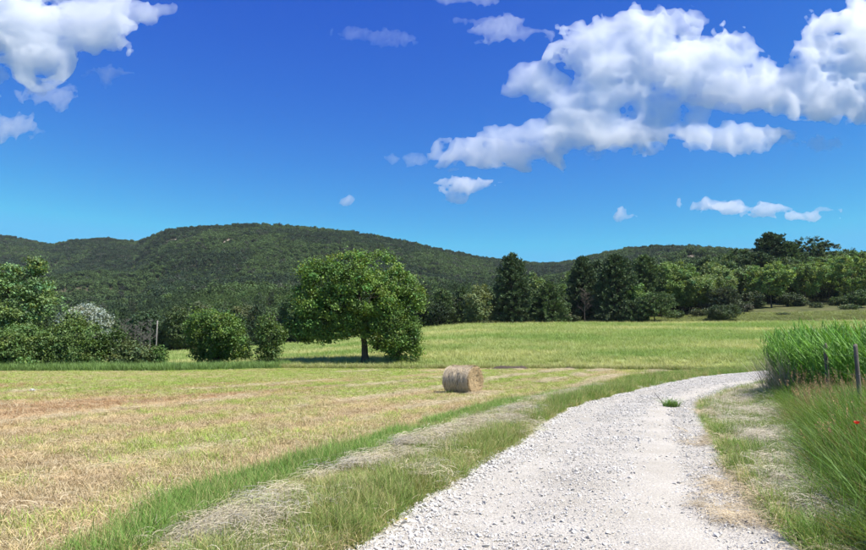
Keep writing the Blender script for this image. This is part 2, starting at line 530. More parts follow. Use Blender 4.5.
def resample(poly, n):
    p = np.array(poly, float)
    # smooth by Catmull-Rom sampling
    P = np.vstack([2 * p[0] - p[1], p, 2 * p[-1] - p[-2]])
    out = []
    for k in range(1, len(P) - 2):
        t = np.linspace(0, 1, 40, endpoint=False)[:, None]
        a, b, c, d = P[k - 1], P[k], P[k + 1], P[k + 2]
        out.append(0.5 * ((2 * b) + (c - a) * t + (2 * a - 5 * b + 4 * c - d) * t ** 2 + (3 * b - a - 3 * c + d) * t ** 3))
    o = np.vstack(out + [p[-1:]])
    s = np.concatenate([[0], np.cumsum(np.linalg.norm(np.diff(o, axis=0), axis=1))])
    # denser near the camera
    u = np.linspace(0, 1, n) ** 1.8 * s[-1]
    return np.stack([np.interp(u, s, o[:, 0]), np.interp(u, s, o[:, 1])], -1)
NR, NC = 420, 40
el, er = resample(RL, NR), resample(RR, NR)
t = np.linspace(0, 1, NC)
ragL = (fbm(el[:, 0] * 1.3, el[:, 1] * 1.3, octv=3) - .5) * 0.7
ragR = (fbm(er[:, 0] * 1.3 + 50, er[:, 1] * 1.3, octv=3) - .5) * 0.9
wv = (er - el); wl_ = np.linalg.norm(wv, axis=1)[:, None]; wv = wv / wl_
elj = el + wv * ragL[:, None] - wv * 0.15; erj = er + wv * ragR[:, None] + wv * 0.35
RP = elj[:, None, :] * (1 - t)[None, :, None] + erj[:, None, :] * t[None, :, None]
RX, RY = RP[..., 0], RP[..., 1]
crown = 0.045 * np.sin(np.pi * t)[None, :] - 0.035 * (np.exp(-((t - .27) / .09) ** 2) + np.exp(-((t - .74) / .09) ** 2))[None, :]
RZ = height(RX, RY) + 0.022 + crown * 0.8 + (fbm(RX * 2.2, RY * 2.2, octv=4) - .5) * 0.035
i = np.arange(NR - 1)[:, None] * NC; j = np.arange(NC - 1)[None, :]
Q = np.stack([i + j, i + j + 1, i + NC + j + 1, i + NC + j], -1).reshape(-1, 4)
add('gravel_track', make_mesh('gravel_track', np.stack([RX, RY, RZ], -1).reshape(-1, 3), Q, [M_GRAVEL], True), kind='structure')
def in_poly(X, Y, poly):
    poly = np.asarray(poly); c = np.zeros(len(X), bool)
    x0, y0 = poly[-1]
    for x1, y1 in poly:
        k = ((y1 > Y) != (y0 > Y)) & (X < (x0 - x1) * (Y - y1) / (y0 - y1 + 1e-12) + x1)
        c ^= k; x0, y0 = x1, y1
    return c
ROAD_POLY = np.vstack([el, er[::-1]])
def road_u(X, Y):
    """0 at the left edge of the track, 1 at the right edge (nearest cross-section)"""
    out = np.zeros(len(X)); dist = np.zeros(len(X))
    mid = (el + er) / 2
    for k in range(0, len(X), 4000):
        P = np.stack([X[k:k + 4000], Y[k:k + 4000]], -1)
        d = ((P[:, None, :] - mid[None, ::2]) ** 2).sum(-1)
        ii = d.argmin(1) * 2
        out[k:k + 4000] = ((P - el[ii]) * wv[ii]).sum(1) / wl_[ii, 0]
    return out

# ------------------------------------------------------------------ scattering
PROTO = {}
def proto(name, me):
    o = bpy.data.objects.new(name, me)      # shape used by a scatter; never placed in the scene itself
    o.use_fake_user = True
    return o

def scatter(name, P, scale, rot, icol, idx, protos, **props):
    P = np.asarray(P, np.float32); n = len(P)
    me = bpy.data.meshes.new(name)
    me.vertices.add(n); me.vertices.foreach_set('co', P.ravel())
    def attr(nm, typ, key, val):
        a = me.attributes.new(nm, typ, 'POINT'); a.data.foreach_set(key, np.ascontiguousarray(val).ravel())
    scale = np.asarray(scale, np.float32)
    if scale.ndim == 1: scale = np.repeat(scale[:, None], 3, 1)
    attr('iscale', 'FLOAT_VECTOR', 'vector', scale)
    attr('irot', 'FLOAT_VECTOR', 'vector', np.asarray(rot, np.float32))
    c = np.ones((n, 4), np.float32); c[:, :3] = icol
    attr('icol', 'FLOAT_COLOR', 'color', c)
    attr('iidx', 'INT', 'value', np.asarray(idx, np.int32))
    ng = bpy.data.node_groups.new(name + '_scatter', 'GeometryNodeTree')
    ng.interface.new_socket('Geometry', in_out='INPUT', socket_type='NodeSocketGeometry')
    ng.interface.new_socket('Geometry', in_out='OUTPUT', socket_type='NodeSocketGeometry')
    gi = ng.nodes.new('NodeGroupInput'); go = ng.nodes.new('NodeGroupOutput')
    iop = ng.nodes.new('GeometryNodeInstanceOnPoints')
    g2i = ng.nodes.new('GeometryNodeGeometryToInstance')
    for p in reversed(protos):
        oi = ng.nodes.new('GeometryNodeObjectInfo')
        oi.inputs['Object'].default_value = p
        oi.inputs['As Instance'].default_value = False
        ng.links.new(oi.outputs['Geometry'], g2i.inputs[0])
    def named(nm, typ):
        a = ng.nodes.new('GeometryNodeInputNamedAttribute'); a.data_type = typ
        a.inputs['Name'].default_value = nm
        return a.outputs[0]
    ng.links.new(gi.outputs[0], iop.inputs['Points'])
    ng.links.new(g2i.outputs[0], iop.inputs['Instance'])
    iop.inputs['Pick Instance'].default_value = True
    ng.links.new(named('iidx', 'INT'), iop.inputs['Instance Index'])
    e2r = ng.nodes.new('FunctionNodeEulerToRotation')
    ng.links.new(named('irot', 'FLOAT_VECTOR'), e2r.inputs[0])
    ng.links.new(e2r.outputs[0], iop.inputs['Rotation'])
    ng.links.new(named('iscale', 'FLOAT_VECTOR'), iop.inputs['Scale'])
    ng.links.new(iop.outputs[0], go.inputs[0])
    o = add(name, me, kind='stuff', **props)
    m = o.modifiers.new('scatter', 'NODES'); m.node_group = ng
    for s in protos[0].data.materials:
        me.materials.append(s)
    return o

def rots(n, tilt=0.12, r=rng):
    return np.stack([r.normal(0, tilt, n), r.normal(0, tilt, n), r.uniform(0, 2 * np.pi, n)], -1)

# ------------------------------------------------------------------ wooded hills (one mass)
def rand_dirs(n, r):
    d = r.normal(size=(n, 3)); return d / (np.linalg.norm(d, axis=1)[:, None] + 1e-9)

def leaf_quads(cen, nrm, size, r, aspect=0.6, droop=None):
    """rhombic leaves at cen, facing nrm"""
    n = len(cen)
    t = np.cross(nrm, rand_dirs(n, r)); t /= np.linalg.norm(t, axis=1)[:, None] + 1e-9
    b = np.cross(nrm, t)
    L = (size * r.uniform(0.7, 1.3, n))[:, None] * 0.5
    v = np.stack([cen - t * L, cen + b * L * aspect + nrm * L * .15, cen + t * L, cen - b * L * aspect + nrm * L * .15], 1).reshape(-1, 3)
    return v, np.arange(n * 4).reshape(-1, 4)

def blob_leaves(mb, blobs, nclump, per, rc, size, base, r, var=0.18, deep=0.25, aspect=0.6, up=0.45, flat=0.75, gap=0.0):
    """leaf clumps spread through the volume of a set of ellipsoids; returns the clump centres"""
    B = np.array(blobs, float)
    area = (B[:, 3] * B[:, 4] + B[:, 4] * B[:, 5] + B[:, 3] * B[:, 5])
    cs, ds = [], []
    tries = 0
    while len(cs) < nclump and tries < nclump * 12:
        tries += 1
        k = r.choice(len(B), p=area / area.sum())
        d = r.normal(size=3); d /= np.linalg.norm(d)
        f = r.uniform(0.8, 1.02) if r.random() > deep else r.uniform(0.35, 0.8)
        c = B[k, :3] + d * B[k, 3:] * f
        q = (((c - B[:, :3]) / B[:, 3:]) ** 2).sum(1)
        if q.min() < 0.5 and r.random() > deep: continue
        if gap and vnoise(np.array([c[0] * .45]), np.array([c[1] * .45]), np.array([c[2] * .45]))[0] < gap: continue
        cs.append(c); ds.append(d)
    cs, ds = np.array(cs), np.array(ds)
    n = len(cs)
    per_c = np.maximum(3, (per * r.uniform(0.5, 1.5, n)).astype(int))
    ci = np.repeat(np.arange(n), per_c)
    m = len(ci)
    rcl = rc * r.uniform(0.6, 1.4, n)
    off = r.normal(size=(m, 3)) * 0.5 * rcl[ci][:, None]; off[:, 2] *= flat
    cen = cs[ci] + off
    nrm = rand_dirs(m, r) * 0.75 + ds[ci] * 0.45 + np.array([0, 0, up])
    nrm /= np.linalg.norm(nrm, axis=1)[:, None]
    v, q = leaf_quads(cen, nrm, size, r, aspect)
    base = np.asarray(base, float)
    cv = (1 + r.normal(0, var, n))[ci] * (1 + r.normal(0, var * .8, m))
    hue = (r.normal(0, var * .5, n))[ci]
    col = np.clip(base[None] * cv[:, None] * np.stack([1 + hue, np.ones(m), 1 - hue], -1), 0.004, 0.9)
    mb.add(v, q, np.repeat(col, 4, 0))
    return cs

fr = np.random.default_rng(21)
def far_crown(k):
    mb = MB()
    bl = [(0, 0, 3.0, 2.6, 2.6, 2.6)] + [(*(rand_dirs(1, fr)[0] * np.array([1.5, 1.5, 0.9]) + np.array([0, 0, 3.4])), 1.5, 1.5, 1.3) for _ in range(4)]
    blob_leaves(mb, bl, 80, 5, 0.75, 0.95, (1, 1, 1), fr, 0.16, 0.15, 0.85, up=0.45)
    return proto('far_crown', mb.mesh('far_crown', [M_FOREST]))
def near_crown(k, conifer=False):
    mb = MB()
    if conifer:
        bl = []
        for z in np.linspace(1.0, 8.0, 9):
            rad = 2.3 * (1 - (z - 1) / 8.2) ** 0.8 + .25
            for q in range(4):
                a = fr.uniform(0, 6.28); bl.append((math.cos(a) * rad * .6, math.sin(a) * rad * .6, z, rad * .55, rad * .55, .55))
        blob_leaves(mb, bl, 260, 9, 0.45, 0.42, (1, 1, 1), fr, 0.2, 0.2, 0.35)
    else:
        bl = [(0, 0, 3.6, 2.3, 2.3, 2.2)] + [(*(rand_dirs(1, fr)[0] * np.array([2.0, 2.0, 1.3]) + np.array([0, 0, 3.9])), *(fr.uniform(.9, 1.5, 3))) for _ in range(8)]
        blob_leaves(mb, bl, 240, 9, 0.6, 0.42, (1, 1, 1), fr, 0.22, 0.2, 0.7)
    v, q = tube([(0, 0, -0.6), (0.05, 0, 1.5), (0.1, 0.1, 4)], [0.16, 0.13, 0.05], 5)
    mb.add(v, q, (0.5, 0.4, 0.35))
    return proto('near_crown', mb.mesh('near_crown', [M_FOREST]))
FAR = [far_crown(k) for k in range(4)]
NEAR = [near_crown(k, k >= 4) for k in range(6)]

def forest_points(Y0, Y1, spacing0, grow):
    pts = []
    Y = Y0
    while Y < Y1:
        sp = spacing0 + grow * (Y - Y0)
        xs = np.arange(-0.80 * Y - 25, 0.84 * Y + 25, sp)
        xs = xs + fr.uniform(-0.48, 0.48, len(xs)) * sp
        ys = Y + fr.uniform(-0.5, 0.5, len(xs)) * sp
        pts.append(np.stack([xs, ys], -1)); Y += sp * 0.92
    P = np.vstack(pts)
    px = CW / 2 + F * P[:, 0] / P[:, 1]
    D = px_table(px, RIDGE_X, RIDGE_D)
    k = (P[:, 1] > forest_start(px)) & (P[:, 1] < D + 30)
    P = P[k]
    # bare patches and a thin belt in front of them stay open
    for sx, sy, w, d in SCAR_PTS:
        q = ((P[:, 0] - sx) / (w * 1.0)) ** 2 + ((P[:, 1] - sy + d * .5) / (d * 1.5)) ** 2 + (fbm(P[:, 0] * .08, P[:, 1] * .08, octv=2) - .5) * 1.4
        P = P[(q > 1) | (fr.random(len(P)) < 0.06)]
    return P
def forest_colour(P, n):
    sp = fbm(P[:, 0] * 0.012 + 4, P[:, 1] * 0.008 + 1, octv=4)
    px = CW / 2 + F * P[:, 0] / P[:, 1]
    g = smooth(0.44, 0.58, sp)
    base = np.array((0.044, 0.072, 0.035))[None] * (1 - g)[:, None] + np.array((0.082, 0.128, 0.044))[None] * g[:, None]
    # individual trees differ: some fresh green, some grey-green
    u = fr.random(n)
    base = np.where((u < 0.07)[:, None], np.array((0.095, 0.145, 0.048))[None], base)
    base = np.where((u > 0.90)[:, None], np.array((0.07, 0.082, 0.055))[None], base)
    return base * fr.uniform(0.8, 1.6, n)[:, None]
Pn = forest_points(112, 330, 4.6, 0.004); Pf = forest_points(330, 1600, 4.2, 0.0028)
for nm, P, protos, conif in (('forest', Pn, NEAR, True), ('hill_forest', Pf, FAR, False)):
    n = len(P)
    z = height(P[:, 0], P[:, 1]) - 0.4
    s = fr.uniform(0.7, 1.35, n)
    sc = np.stack([s * fr.uniform(.85, 1.15, n), s * fr.uniform(.85, 1.15, n), s * fr.uniform(.8, 1.2, n)], -1)
    if nm == 'forest':
        px = CW / 2 + F * P[:, 0] / P[:, 1]
        sc *= np.where(P[:, 1] < 200, 0.95, 1.0)[:, None]
    else:
        sc *= (0.76 + (P[:, 1] - 330) * 0.00042)[:, None]
        sc[:, 2] *= np.clip(1.15 - (P[:, 1] - 330) * 0.0004, .7, 1.1)
    scatter(nm, np.column_stack([P, z]), sc, rots(n, 0.05, fr), forest_colour(P, n), fr.integers(0, len(protos), n), protos,
            label='dense dark green woodland along the far meadow edge' if nm == 'forest' else 'dense dark green woodland covering the far hills')
# ------------------------------------------------------------------ clouds: closed bodies of scattering vapour high above the hills
import openvdb
def cloud_mat(name, dens):
    def b(nt, out):
        v = N(nt, 'ShaderNodeVolumeScatter', Density=dens, Anisotropy=0.45)
        v.inputs['Color'].default_value = (0.999, 0.999, 0.999, 1)
        nt.links.new(v.outputs[0], out.inputs['Volume'])
    return mat(name, b)
CLOUD_MATS = {}
DENS = 0.44
def cloud(puffs, D, label, vox=1.4, dens=0.05, erode=1.0, seed=0, depth=0.35, wisp=0.0, nscale=1.0):
    """puffs: photo-pixel ellipses (cx, cy, rx, ry) that plan the outline; D: distance in metres"""
    r = np.random.default_rng(seed)
    P = np.array(puffs, float)
    m = 14
    x0, x1 = (P[:, 0] - P[:, 2]).min() - m, (P[:, 0] + P[:, 2]).max() + m
    y0, y1 = (P[:, 1] - P[:, 3]).min() - m, (P[:, 1] + P[:, 3]).max() + m
    rz = np.sqrt(P[:, 2] * P[:, 3]) * depth
    pz = r.normal(0, 0.25, len(P)) * rz
    zmax = (np.abs(pz) + rz).max() + m
    xs = np.arange(x0, x1, vox, dtype=np.float32); ys = np.arange(y0, y1, vox, dtype=np.float32); zs = np.arange(-zmax, zmax, vox * 1.3, dtype=np.float32)
    X, Yg, Z = np.meshgrid(xs, ys, zs, indexing='ij')
    fld = np.full(X.shape, -3.0, np.float32)
    for (cx, cy_, rx, ry), dz, cz in zip(P, rz, pz):
        d = np.sqrt(((X - cx) / rx) ** 2 + ((Yg - cy_) / ry) ** 2 + ((Z - cz) / dz) ** 2)
        fld = np.maximum(fld, np.minimum(1 - d, 0.75) * (0.5 + 0.5 * min(1, ry / 20)))
    sx, sy, sz = r.uniform(0, 40, 3)
    k = nscale
    warp = (fbm(X * .03 * k + sx, Yg * .03 * k + sy, Z * .03 * k + sz, 2) - .5) * 10
    n = np.zeros_like(X); amp = 1.0; tot = 0
    for i, wl in enumerate((44, 21, 10, 5.2, 2.9)):
        q = vnoise((X + warp) / wl * k + sx + i * 7, (Yg - warp) / wl * k * 1.2 + sy + i * 3, (Z + warp) / wl * k + sz)
        if i < 3: q = 1 - np.abs(2 * q - 1)          # rounded billows, with torn finer detail on top
        n += amp * q; tot += amp; amp *= 0.62
    n = n / tot
    under = smooth(0.1, 0.9, (Yg - (y0 + y1) / 2) / (y1 - y0) * 2)
    fld = fld - 0.10 + (n - 0.60) * (2.15 + .4 * under) * erode
    fld[[0, -1]] = -1; fld[:, [0, -1]] = -1; fld[:, :, [0, -1]] = -1
    g = openvdb.FloatGrid(background=-1.0)
    g.copyFromArray(np.ascontiguousarray(fld), tolerance=0.0)
    pts, tri, quad = g.convertToPolygons(isovalue=0.0, adaptivity=0.0)
    if len(pts) == 0: return
    px = x0 + pts[:, 0] * vox; py = y0 + pts[:, 1] * vox; dz = -zmax + pts[:, 2] * vox * 1.3
    # lay the body out at its true place and size around its own centre
    cxm, cym = (x0 + x1) / 2, (y0 + y1) / 2
    c0 = Vector(unproject(cxm, cym, D))
    right = Vector(unproject(cxm + 1, cym, D)) - c0
    a = (cxm - CW / 2) / F
    up = Vector((0, 0, unproject(cxm, cym - 1, D)[2] - c0.z))
    fwd = Vector((a, 1, 0)).normalized() * right.length
    loc = np.outer(px - cxm, right) + np.outer(cym - py, up) + np.outer(dz, fwd)
    fs = [f for f in (quad, tri) if len(f)]
    dens = dens * DENS
    key = round(dens, 5)
    if key not in CLOUD_MATS: CLOUD_MATS[key] = cloud_mat('cloud_vapour', dens)
    add('cloud', make_mesh('cloud', loc, [np.asarray(f)[:, ::-1] for f in fs], [CLOUD_MATS[key]], False), None, c0, kind='stuff', label=label)

# the long bank of cumulus on the right
cloud([(505, 152, 66, 13), (530, 132, 48, 17), (590, 126, 70, 24), (606, 62, 52, 34), (660, 44, 52, 32), (548, 82, 38, 17), (700, 64, 46, 36), (645, 110, 34, 16),
       (590, 96, 58, 20), (738, 82, 42, 26), (698, 112, 16, 20), (724, 134, 58, 15), (770, 92, 50, 26), (812, 92, 54, 30), (850, 62, 50, 44), (895, 40, 56, 56), (845, 100, 50, 20)],
      3300, 'long white cumulus bank across the sky above the road', 1.5, 0.035, 0.9, 3)
cloud([(30, 44, 56, 42), (80, 24, 66, 28), (10, 20, 66, 46), (128, 14, 46, 14), (164, 10, 30, 10), (50, 62, 38, 16), (5, 76, 16, 18), (95, 42, 34, 16)], 2600,
      'large white cumulus cloud in the sky corner above the bushes', 1.4, 0.045, 0.8, 5)
cloud([(468, 186, 24, 8), (485, 186, 10, 5), (457, 198, 9, 5)], 4000, 'small white cloud low in the middle of the sky', 0.8, 0.05, 0.8, 8, nscale=1.8)
cloud([(348, 201, 10, 5), (353, 199, 5, 4)], 4300, 'tiny white cloud puff just above the big hill', 0.7, 0.045, 0.7, 11, nscale=2.2)
cloud([(626, 214, 13, 6), (620, 217, 8, 4)], 4300, 'tiny white cloud puff above the pines', 0.7, 0.045, 0.7, 12, nscale=2.2)
cloud([(706, 204, 22, 6), (735, 210, 28, 6), (764, 211, 25, 8), (795, 215, 30, 5), (828, 210, 11, 3)], 4600, 'thin long white cloud strip above the tall trees', 0.9, 0.035, 0.9, 13, nscale=1.6)
cloud([(393, 160, 6, 5), (416, 160, 10, 5)], 4000, 'pair of tiny faint cloud puffs in the middle sky', 0.7, 0.022, 0.8, 14, nscale=2)
cloud([(494, 28, 27, 9), (524, 33, 19, 7), (459, 20, 10, 5), (478, 22, 16, 6)], 2400, 'small ragged cloud high in the middle sky', 1.0, 0.022, 1.15, 15, nscale=1.5)
cloud([(470, 0, 26, 4)], 2300, 'sliver of cloud at the top of the sky', 1.0, 0.02, 1.1, 16, nscale=1.5)
cloud([(42, 97, 24, 11)], 2900, 'small faint cloud beneath the large corner cloud', 0.9, 0.022, 1.15, 17, nscale=1.6)
cloud([(12, 130, 22, 11), (-15, 128, 20, 10)], 2900, 'small cloud at the left edge of the sky', 0.9, 0.028, 1.1, 18, nscale=1.5)
cloud([(108, 76, 14, 6)], 2700, 'tiny faint wisp beside the large corner cloud', 0.8, 0.014, 1.3, 19, nscale=1.8)
cloud([(352, 32, 12, 5), (392, 37, 15, 5)], 2300, 'two faint wisps high in the middle of the sky', 0.8, 0.012, 1.2, 20, nscale=1.8)
cloud([(815, 144, 18, 5), (785, 137, 12, 5), (592, 151, 10, 5)], 3400, 'faint shreds of cloud under the long bank', 0.8, 0.018, 1.2, 22, nscale=1.8)
# ------------------------------------------------------------------ trees and shrubs that stand by themselves
LEAF_GAIN = 1.4
M_ASH = bark_material('ash_bark', (0.07, 0.062, 0.052), (0.19, 0.17, 0.15))
M_BROWN = bark_material('brown_bark', (0.06, 0.045, 0.035), (0.13, 0.10, 0.08))
def wob(p0, p1, r, n=6, amp=0.08, sag=0.0):
    p0, p1 = np.asarray(p0, float), np.asarray(p1, float)
    t = np.linspace(0, 1, n)[:, None]
    L = np.linalg.norm(p1 - p0)
    p = p0 + (p1 - p0) * t
    w = np.cumsum(r.normal(0, amp * L / n, (n, 3)), 0); w -= w[0]; w -= t * w[-1]
    p = p + w
    p[:, 2] += np.sin(t[:, 0] * np.pi) * sag * L
    return p

def place(o, px, Y):
    x, y, z = on_ground(px, Y)
    o.location = (x, y, z - 0.03)
    return z

def crown_height(px, Y, top_y):
    """metres from the ground at depth Y up to the photo row top_y"""
    x, y, z = on_ground(px, Y)
    return unproject(px, top_y, Y)[2] - z

def broadleaf(name, label, px, Y, top_y, width_px, colour, seed, cat='tree', group=None, trunk_r=0.22, blobs=None, bottom=0.12, nclump=260, per=16, leaf=0.24, rc=0.65,
              stems=1, gap=0.0, bark=None, leafmat=None, lobes=9, lobe=0.42, var=0.18, twigs=50, deep=0.22, aspect=0.6, cx=0.0, flat=0.75, cover=2.4):
    r = np.random.default_rng(seed)
    H = crown_height(px, Y, top_y); W = width_px / F * Y
    t = thing(name, label, cat, (0, 0, 0), 0, group)
    place(t, px, Y)
    zb = bottom * H
    if blobs is None:
        ch = (H - zb) / 2; zc = zb + ch
        blobs = [(cx, 0, zc, W * .36, W * .34, ch * .78)]
        for k in range(lobes):
            d = rand_dirs(1, r)[0]; s = r.uniform(0.7, 1.25) * lobe
            rad = np.array([W / 2 * s, W / 2 * s, ch * s])
            ctr = np.array([cx, 0, zc]) + d * (np.array([W / 2, W / 2, ch]) - rad * .95)
            blobs.append((*ctr, *rad))
    else:
        blobs = [(b[0] * W, b[1] * W, b[2] * H, b[3] * W, b[4] * W, b[5] * H) for b in blobs]
    if cover:
        A = sum(2.6 * (b[3] * b[4] + b[4] * b[5] + b[3] * b[5]) for b in blobs[1:])
        A = min(A, 12.6 * (W / 2 * (H - zb) / 2))
        per = cover * A / (nclump * leaf * leaf * aspect * .5)
    lb = MB()
    cs = blob_leaves(lb, blobs, nclump, per, rc, leaf, np.asarray(colour) * (1.0 if leafmat else LEAF_GAIN), r, var, deep, aspect, gap=gap, flat=flat)
    wb = MB()
    limbs = []
    main = np.array(blobs[0][:3])
    for s in range(stems):
        off = np.array([r.normal(0, .12) * (stems > 1), r.normal(0, .12) * (stems > 1), -0.25])
        topp = np.array([main[0] * .8 + (r.normal(0, W * .12) if stems > 1 else 0), main[1] + (r.normal(0, W * .1) if stems > 1 else 0), min(main[2] + (H - main[2]) * .35, H * .8)])
        p = wob(off, topp, r, 9, 0.05)
        rad = np.linspace(1, 0.22, 9) * trunk_r / math.sqrt(stems); rad[0] *= 1.35
        wb.add(*tube(p, rad, 8)); limbs.append((p, rad))
    for b in blobs[1:]:
        p, rad = limbs[r.integers(len(limbs))]
        k = int(np.clip(np.searchsorted(p[:, 2], (b[2] - zb) * .55 + zb * .8), 2, len(p) - 2))
        q = wob(p[k], b[:3], r, 7, 0.1, 0.05)
        rq = np.linspace(min(rad[k] * .75, .55 * trunk_r), 0.02 + .04 * trunk_r, 7)
        wb.add(*tube(q, rq, 6)); limbs.append((q, rq))
    pts = np.vstack([l[0][2:] for l in limbs]); prd = np.concatenate([l[1][2:] for l in limbs])
    for c in cs[r.permutation(len(cs))[:twigs]]:
        k = ((pts - c) ** 2).sum(1).argmin()
        wb.add(*tube(wob(pts[k], c, r, 4, 0.12), np.linspace(min(prd[k] * .6, .05), 0.012, 4), 4))
    tr = add('trunk', wb.mesh('trunk', [bark or M_BARK], True), t)
    cr = add('crown', lb.mesh('crown', [leafmat or M_LEAF]), t)
    return t

def pine(name, label, px, Y, top_y, width_px, colour, seed, cat='tree', group=None, bottom=0.06, peak=1.0, blunt=0.75, density=1.0, droop=-0.08, needle=0.5, ragged=0.25):
    r = np.random.default_rng(seed)
    H = crown_height(px, Y, top_y); W = width_px / F * Y
    t = thing(name, label, cat, (0, 0, 0), 0, group); place(t, px, Y)
    wb, lb = MB(), MB()
    lean = r.normal(0, .01 * H, 2)
    tp = wob((0, 0, -.25), (lean[0], lean[1], H * .97), r, 10, 0.02)
    wb.add(*tube(tp, np.linspace(0.022 * H + .04, 0.02, 10), 8))
    nz = max(8, int(H * 2.3 * density))
    C, DD = [], []
    side = 1 + 0.18 * np.sin(np.linspace(0, 2 * np.pi, 13) + r.uniform(0, 6))
    for z in np.linspace(bottom * H, H * .985, nz):
        f = (z / H - bottom) / (1 - bottom)
        env = (1 - f) ** blunt * (0.8 + 0.2 * smooth(0, .2, f)) * W / 2 + 0.12
        nb = int(np.clip(4 + env * 1.6, 4, 9))
        a0 = r.uniform(0, 6.28)
        c0 = np.array([np.interp(z, tp[:, 2], tp[:, 0]), np.interp(z, tp[:, 2], tp[:, 1]), z])
        for b in range(nb):
            if r.random() < .1: continue
            a = a0 + b * 6.283 / nb + r.normal(0, .2)
            L = env * (1 - ragged * r.random()) * (1.12 if r.random() < .12 else 1) * np.interp(a % 6.283, np.linspace(0, 6.283, 13), side)
            d = np.array([math.cos(a), math.sin(a), droop + .5 * f + r.normal(0, .06)])
            e = c0 + d * L; e[2] += 0.06 * L
            if L > .35:
                wb.add(*tube(np.array([c0, c0 + d * L * .5 - np.array([0, 0, .03 * L]), e]), [0.02 + .02 * L, .015 + .008 * L, .008], 4))
            for s in np.arange(0.25 if L < 1.2 else .3, 1.03, 0.28 / max(L, .35)):
                C.append(c0 + d * L * s + np.array([0, 0, .06 * L * s]) + r.normal(0, .09, 3)); DD.append(d)
    C, DD = np.array(C), np.array(DD)
    n = len(C); per = 10
    ci = np.repeat(np.arange(n), per); m = len(ci)
    dirs = DD[ci] * .7 + rand_dirs(m, r) * .8 + np.array([0, 0, .25]); dirs /= np.linalg.norm(dirs, axis=1)[:, None]
    w = np.cross(dirs, rand_dirs(m, r)); w /= np.linalg.norm(w, axis=1)[:, None] + 1e-9
    L = needle * r.uniform(.6, 1.25, m)[:, None]; b0 = C[ci] + r.normal(0, .07, (m, 3))
    wd = needle * 0.17
    v = np.stack([b0 - w * wd * .5, b0 + dirs * L * .55 - w * wd, b0 + dirs * L, b0 + dirs * L * .55 + w * wd], 1).reshape(-1, 3)
    cv = (1 + r.normal(0, .2, n))[ci] * (1 + r.normal(0, .15, m))
    col = np.clip(np.asarray(colour)[None] * LEAF_GAIN * cv[:, None], .004, .8)
    lb.add(v, np.arange(m * 4).reshape(-1, 4), np.repeat(col, 4, 0))
    add('trunk', wb.mesh('trunk', [M_BARK], True), t)
    add('crown', lb.mesh('crown', [M_NEEDLE]), t)
    return t

def bare_tree(name, label, px, Y, top_y, width_px, seed, cat='tree', group=None, fine=2, bark=None):
    r = np.random.default_rng(seed)
    H = crown_height(px, Y, top_y); W = width_px / F * Y
    t = thing(name, label, cat, (0, 0, 0), 0, group); place(t, px, Y)
    wb = MB(); tw = MB()
    tp = wob((0, 0, -.2), (r.normal(0, .04 * H), 0, H), r, 10, .05)
    wb.add(*tube(tp, np.linspace(.012 * H + .03, .012, 10), 6))
    for k in range(16):
        i = r.integers(3, 9); a = r.uniform(0, 6.28)
        L = W * .5 * r.uniform(.5, 1.0) * (1.25 - i / 10)
        e = tp[i] + np.array([math.cos(a) * L, math.sin(a) * L, L * r.uniform(.3, 1.1)])
        q = wob(tp[i], e, r, 6, .12); tw.add(*tube(q, np.linspace(.035, .012, 6), 4))
        for m in range(4 * fine):
            j = r.integers(2, 6)
            e2 = q[j] + rand_dirs(1, r)[0] * L * .4 + np.array([0, 0, .15 * L])
            tw.add(*tube(wob(q[j], e2, r, 4, .15), np.linspace(.016, .007, 4), 3))
    add('trunk', wb.mesh('trunk', [bark or M_GREYBARK], True), t)
    add('crown', tw.mesh('crown', [bark or M_GREYBARK], True), t)
    return t

G1 = (0.085, 0.145, 0.028); G2 = (0.062, 0.105, 0.026); G3 = (0.115, 0.175, 0.04); G4 = (0.075, 0.115, 0.035); GP = (0.058, 0.088, 0.038); GP2 = (0.082, 0.122, 0.046)

# the walnut that stands alone in the meadow
broadleaf('walnut_tree', 'large spreading broad-crowned tree standing alone in the meadow behind the hay bale', 366, 71, 250.5, 130, (0.098, 0.162, 0.034), 31, trunk_r=0.40,
          blobs=[(-0.10, 0, .60, .24, .25, .24), (-0.14, 0, .85, .19, .2, .14), (.07, .02, .82, .20, .2, .16), (-.33, 0, .70, .15, .18, .14), (-.40, -.02, .82, .11, .13, .085), (.22, 0, .66, .16, .18, .15),
                 (.32, .03, .50, .11, .13, .13), (-.43, -.04, .48, .12, .14, .09), (-.50, 0, .34, .10, .11, .07), (-.36, -.05, .32, .11, .12, .09), (-.20, -.12, .46, .15, .14, .13), (.05, -.16, .56, .17, .14, .15),
                 (-.12, -.1, .32, .11, .1, .08), (.06, -.12, .30, .09, .1, .08), (-.46, 0, .26, .08, .09, .06), (-.40, -.05, .25, .10, .1, .06), (-.24, -.08, .27, .10, .1, .07), (-.10, -.1, .40, .12, .12, .10), (.17, -.06, .40, .17, .16, .16), (.26, -.02, .24, .14, .14, .14), (.14, -.1, .22, .10, .12, .11), (-.26, .14, .56, .16, .16, .14), (-.10, -.16, .70, .16, .14, .13), (.37, 0, .58, .09, .1, .10), (-.32, -.06, .21, .06, .06, .06),
                 (-.47, .0, .62, .09, .1, .07), (.30, -.05, .12, .12, .12, .11), (-.16, -.1, .33, .10, .1, .08), (.40, 0, .44, .07, .09, .08)],
          nclump=1700, per=30, leaf=0.25, rc=0.6, twigs=140, gap=0.36, deep=0.15, var=0.28, cover=3.0)
broadleaf('shrub', 'bushy green shrub growing against the trunk of the large lone tree', 397, 70.5, 298, 44, (0.07, 0.125, 0.026), 32, 'shrub', None, .07, None, 0.0, 260, 26, .22, .5, stems=4, lobes=10)
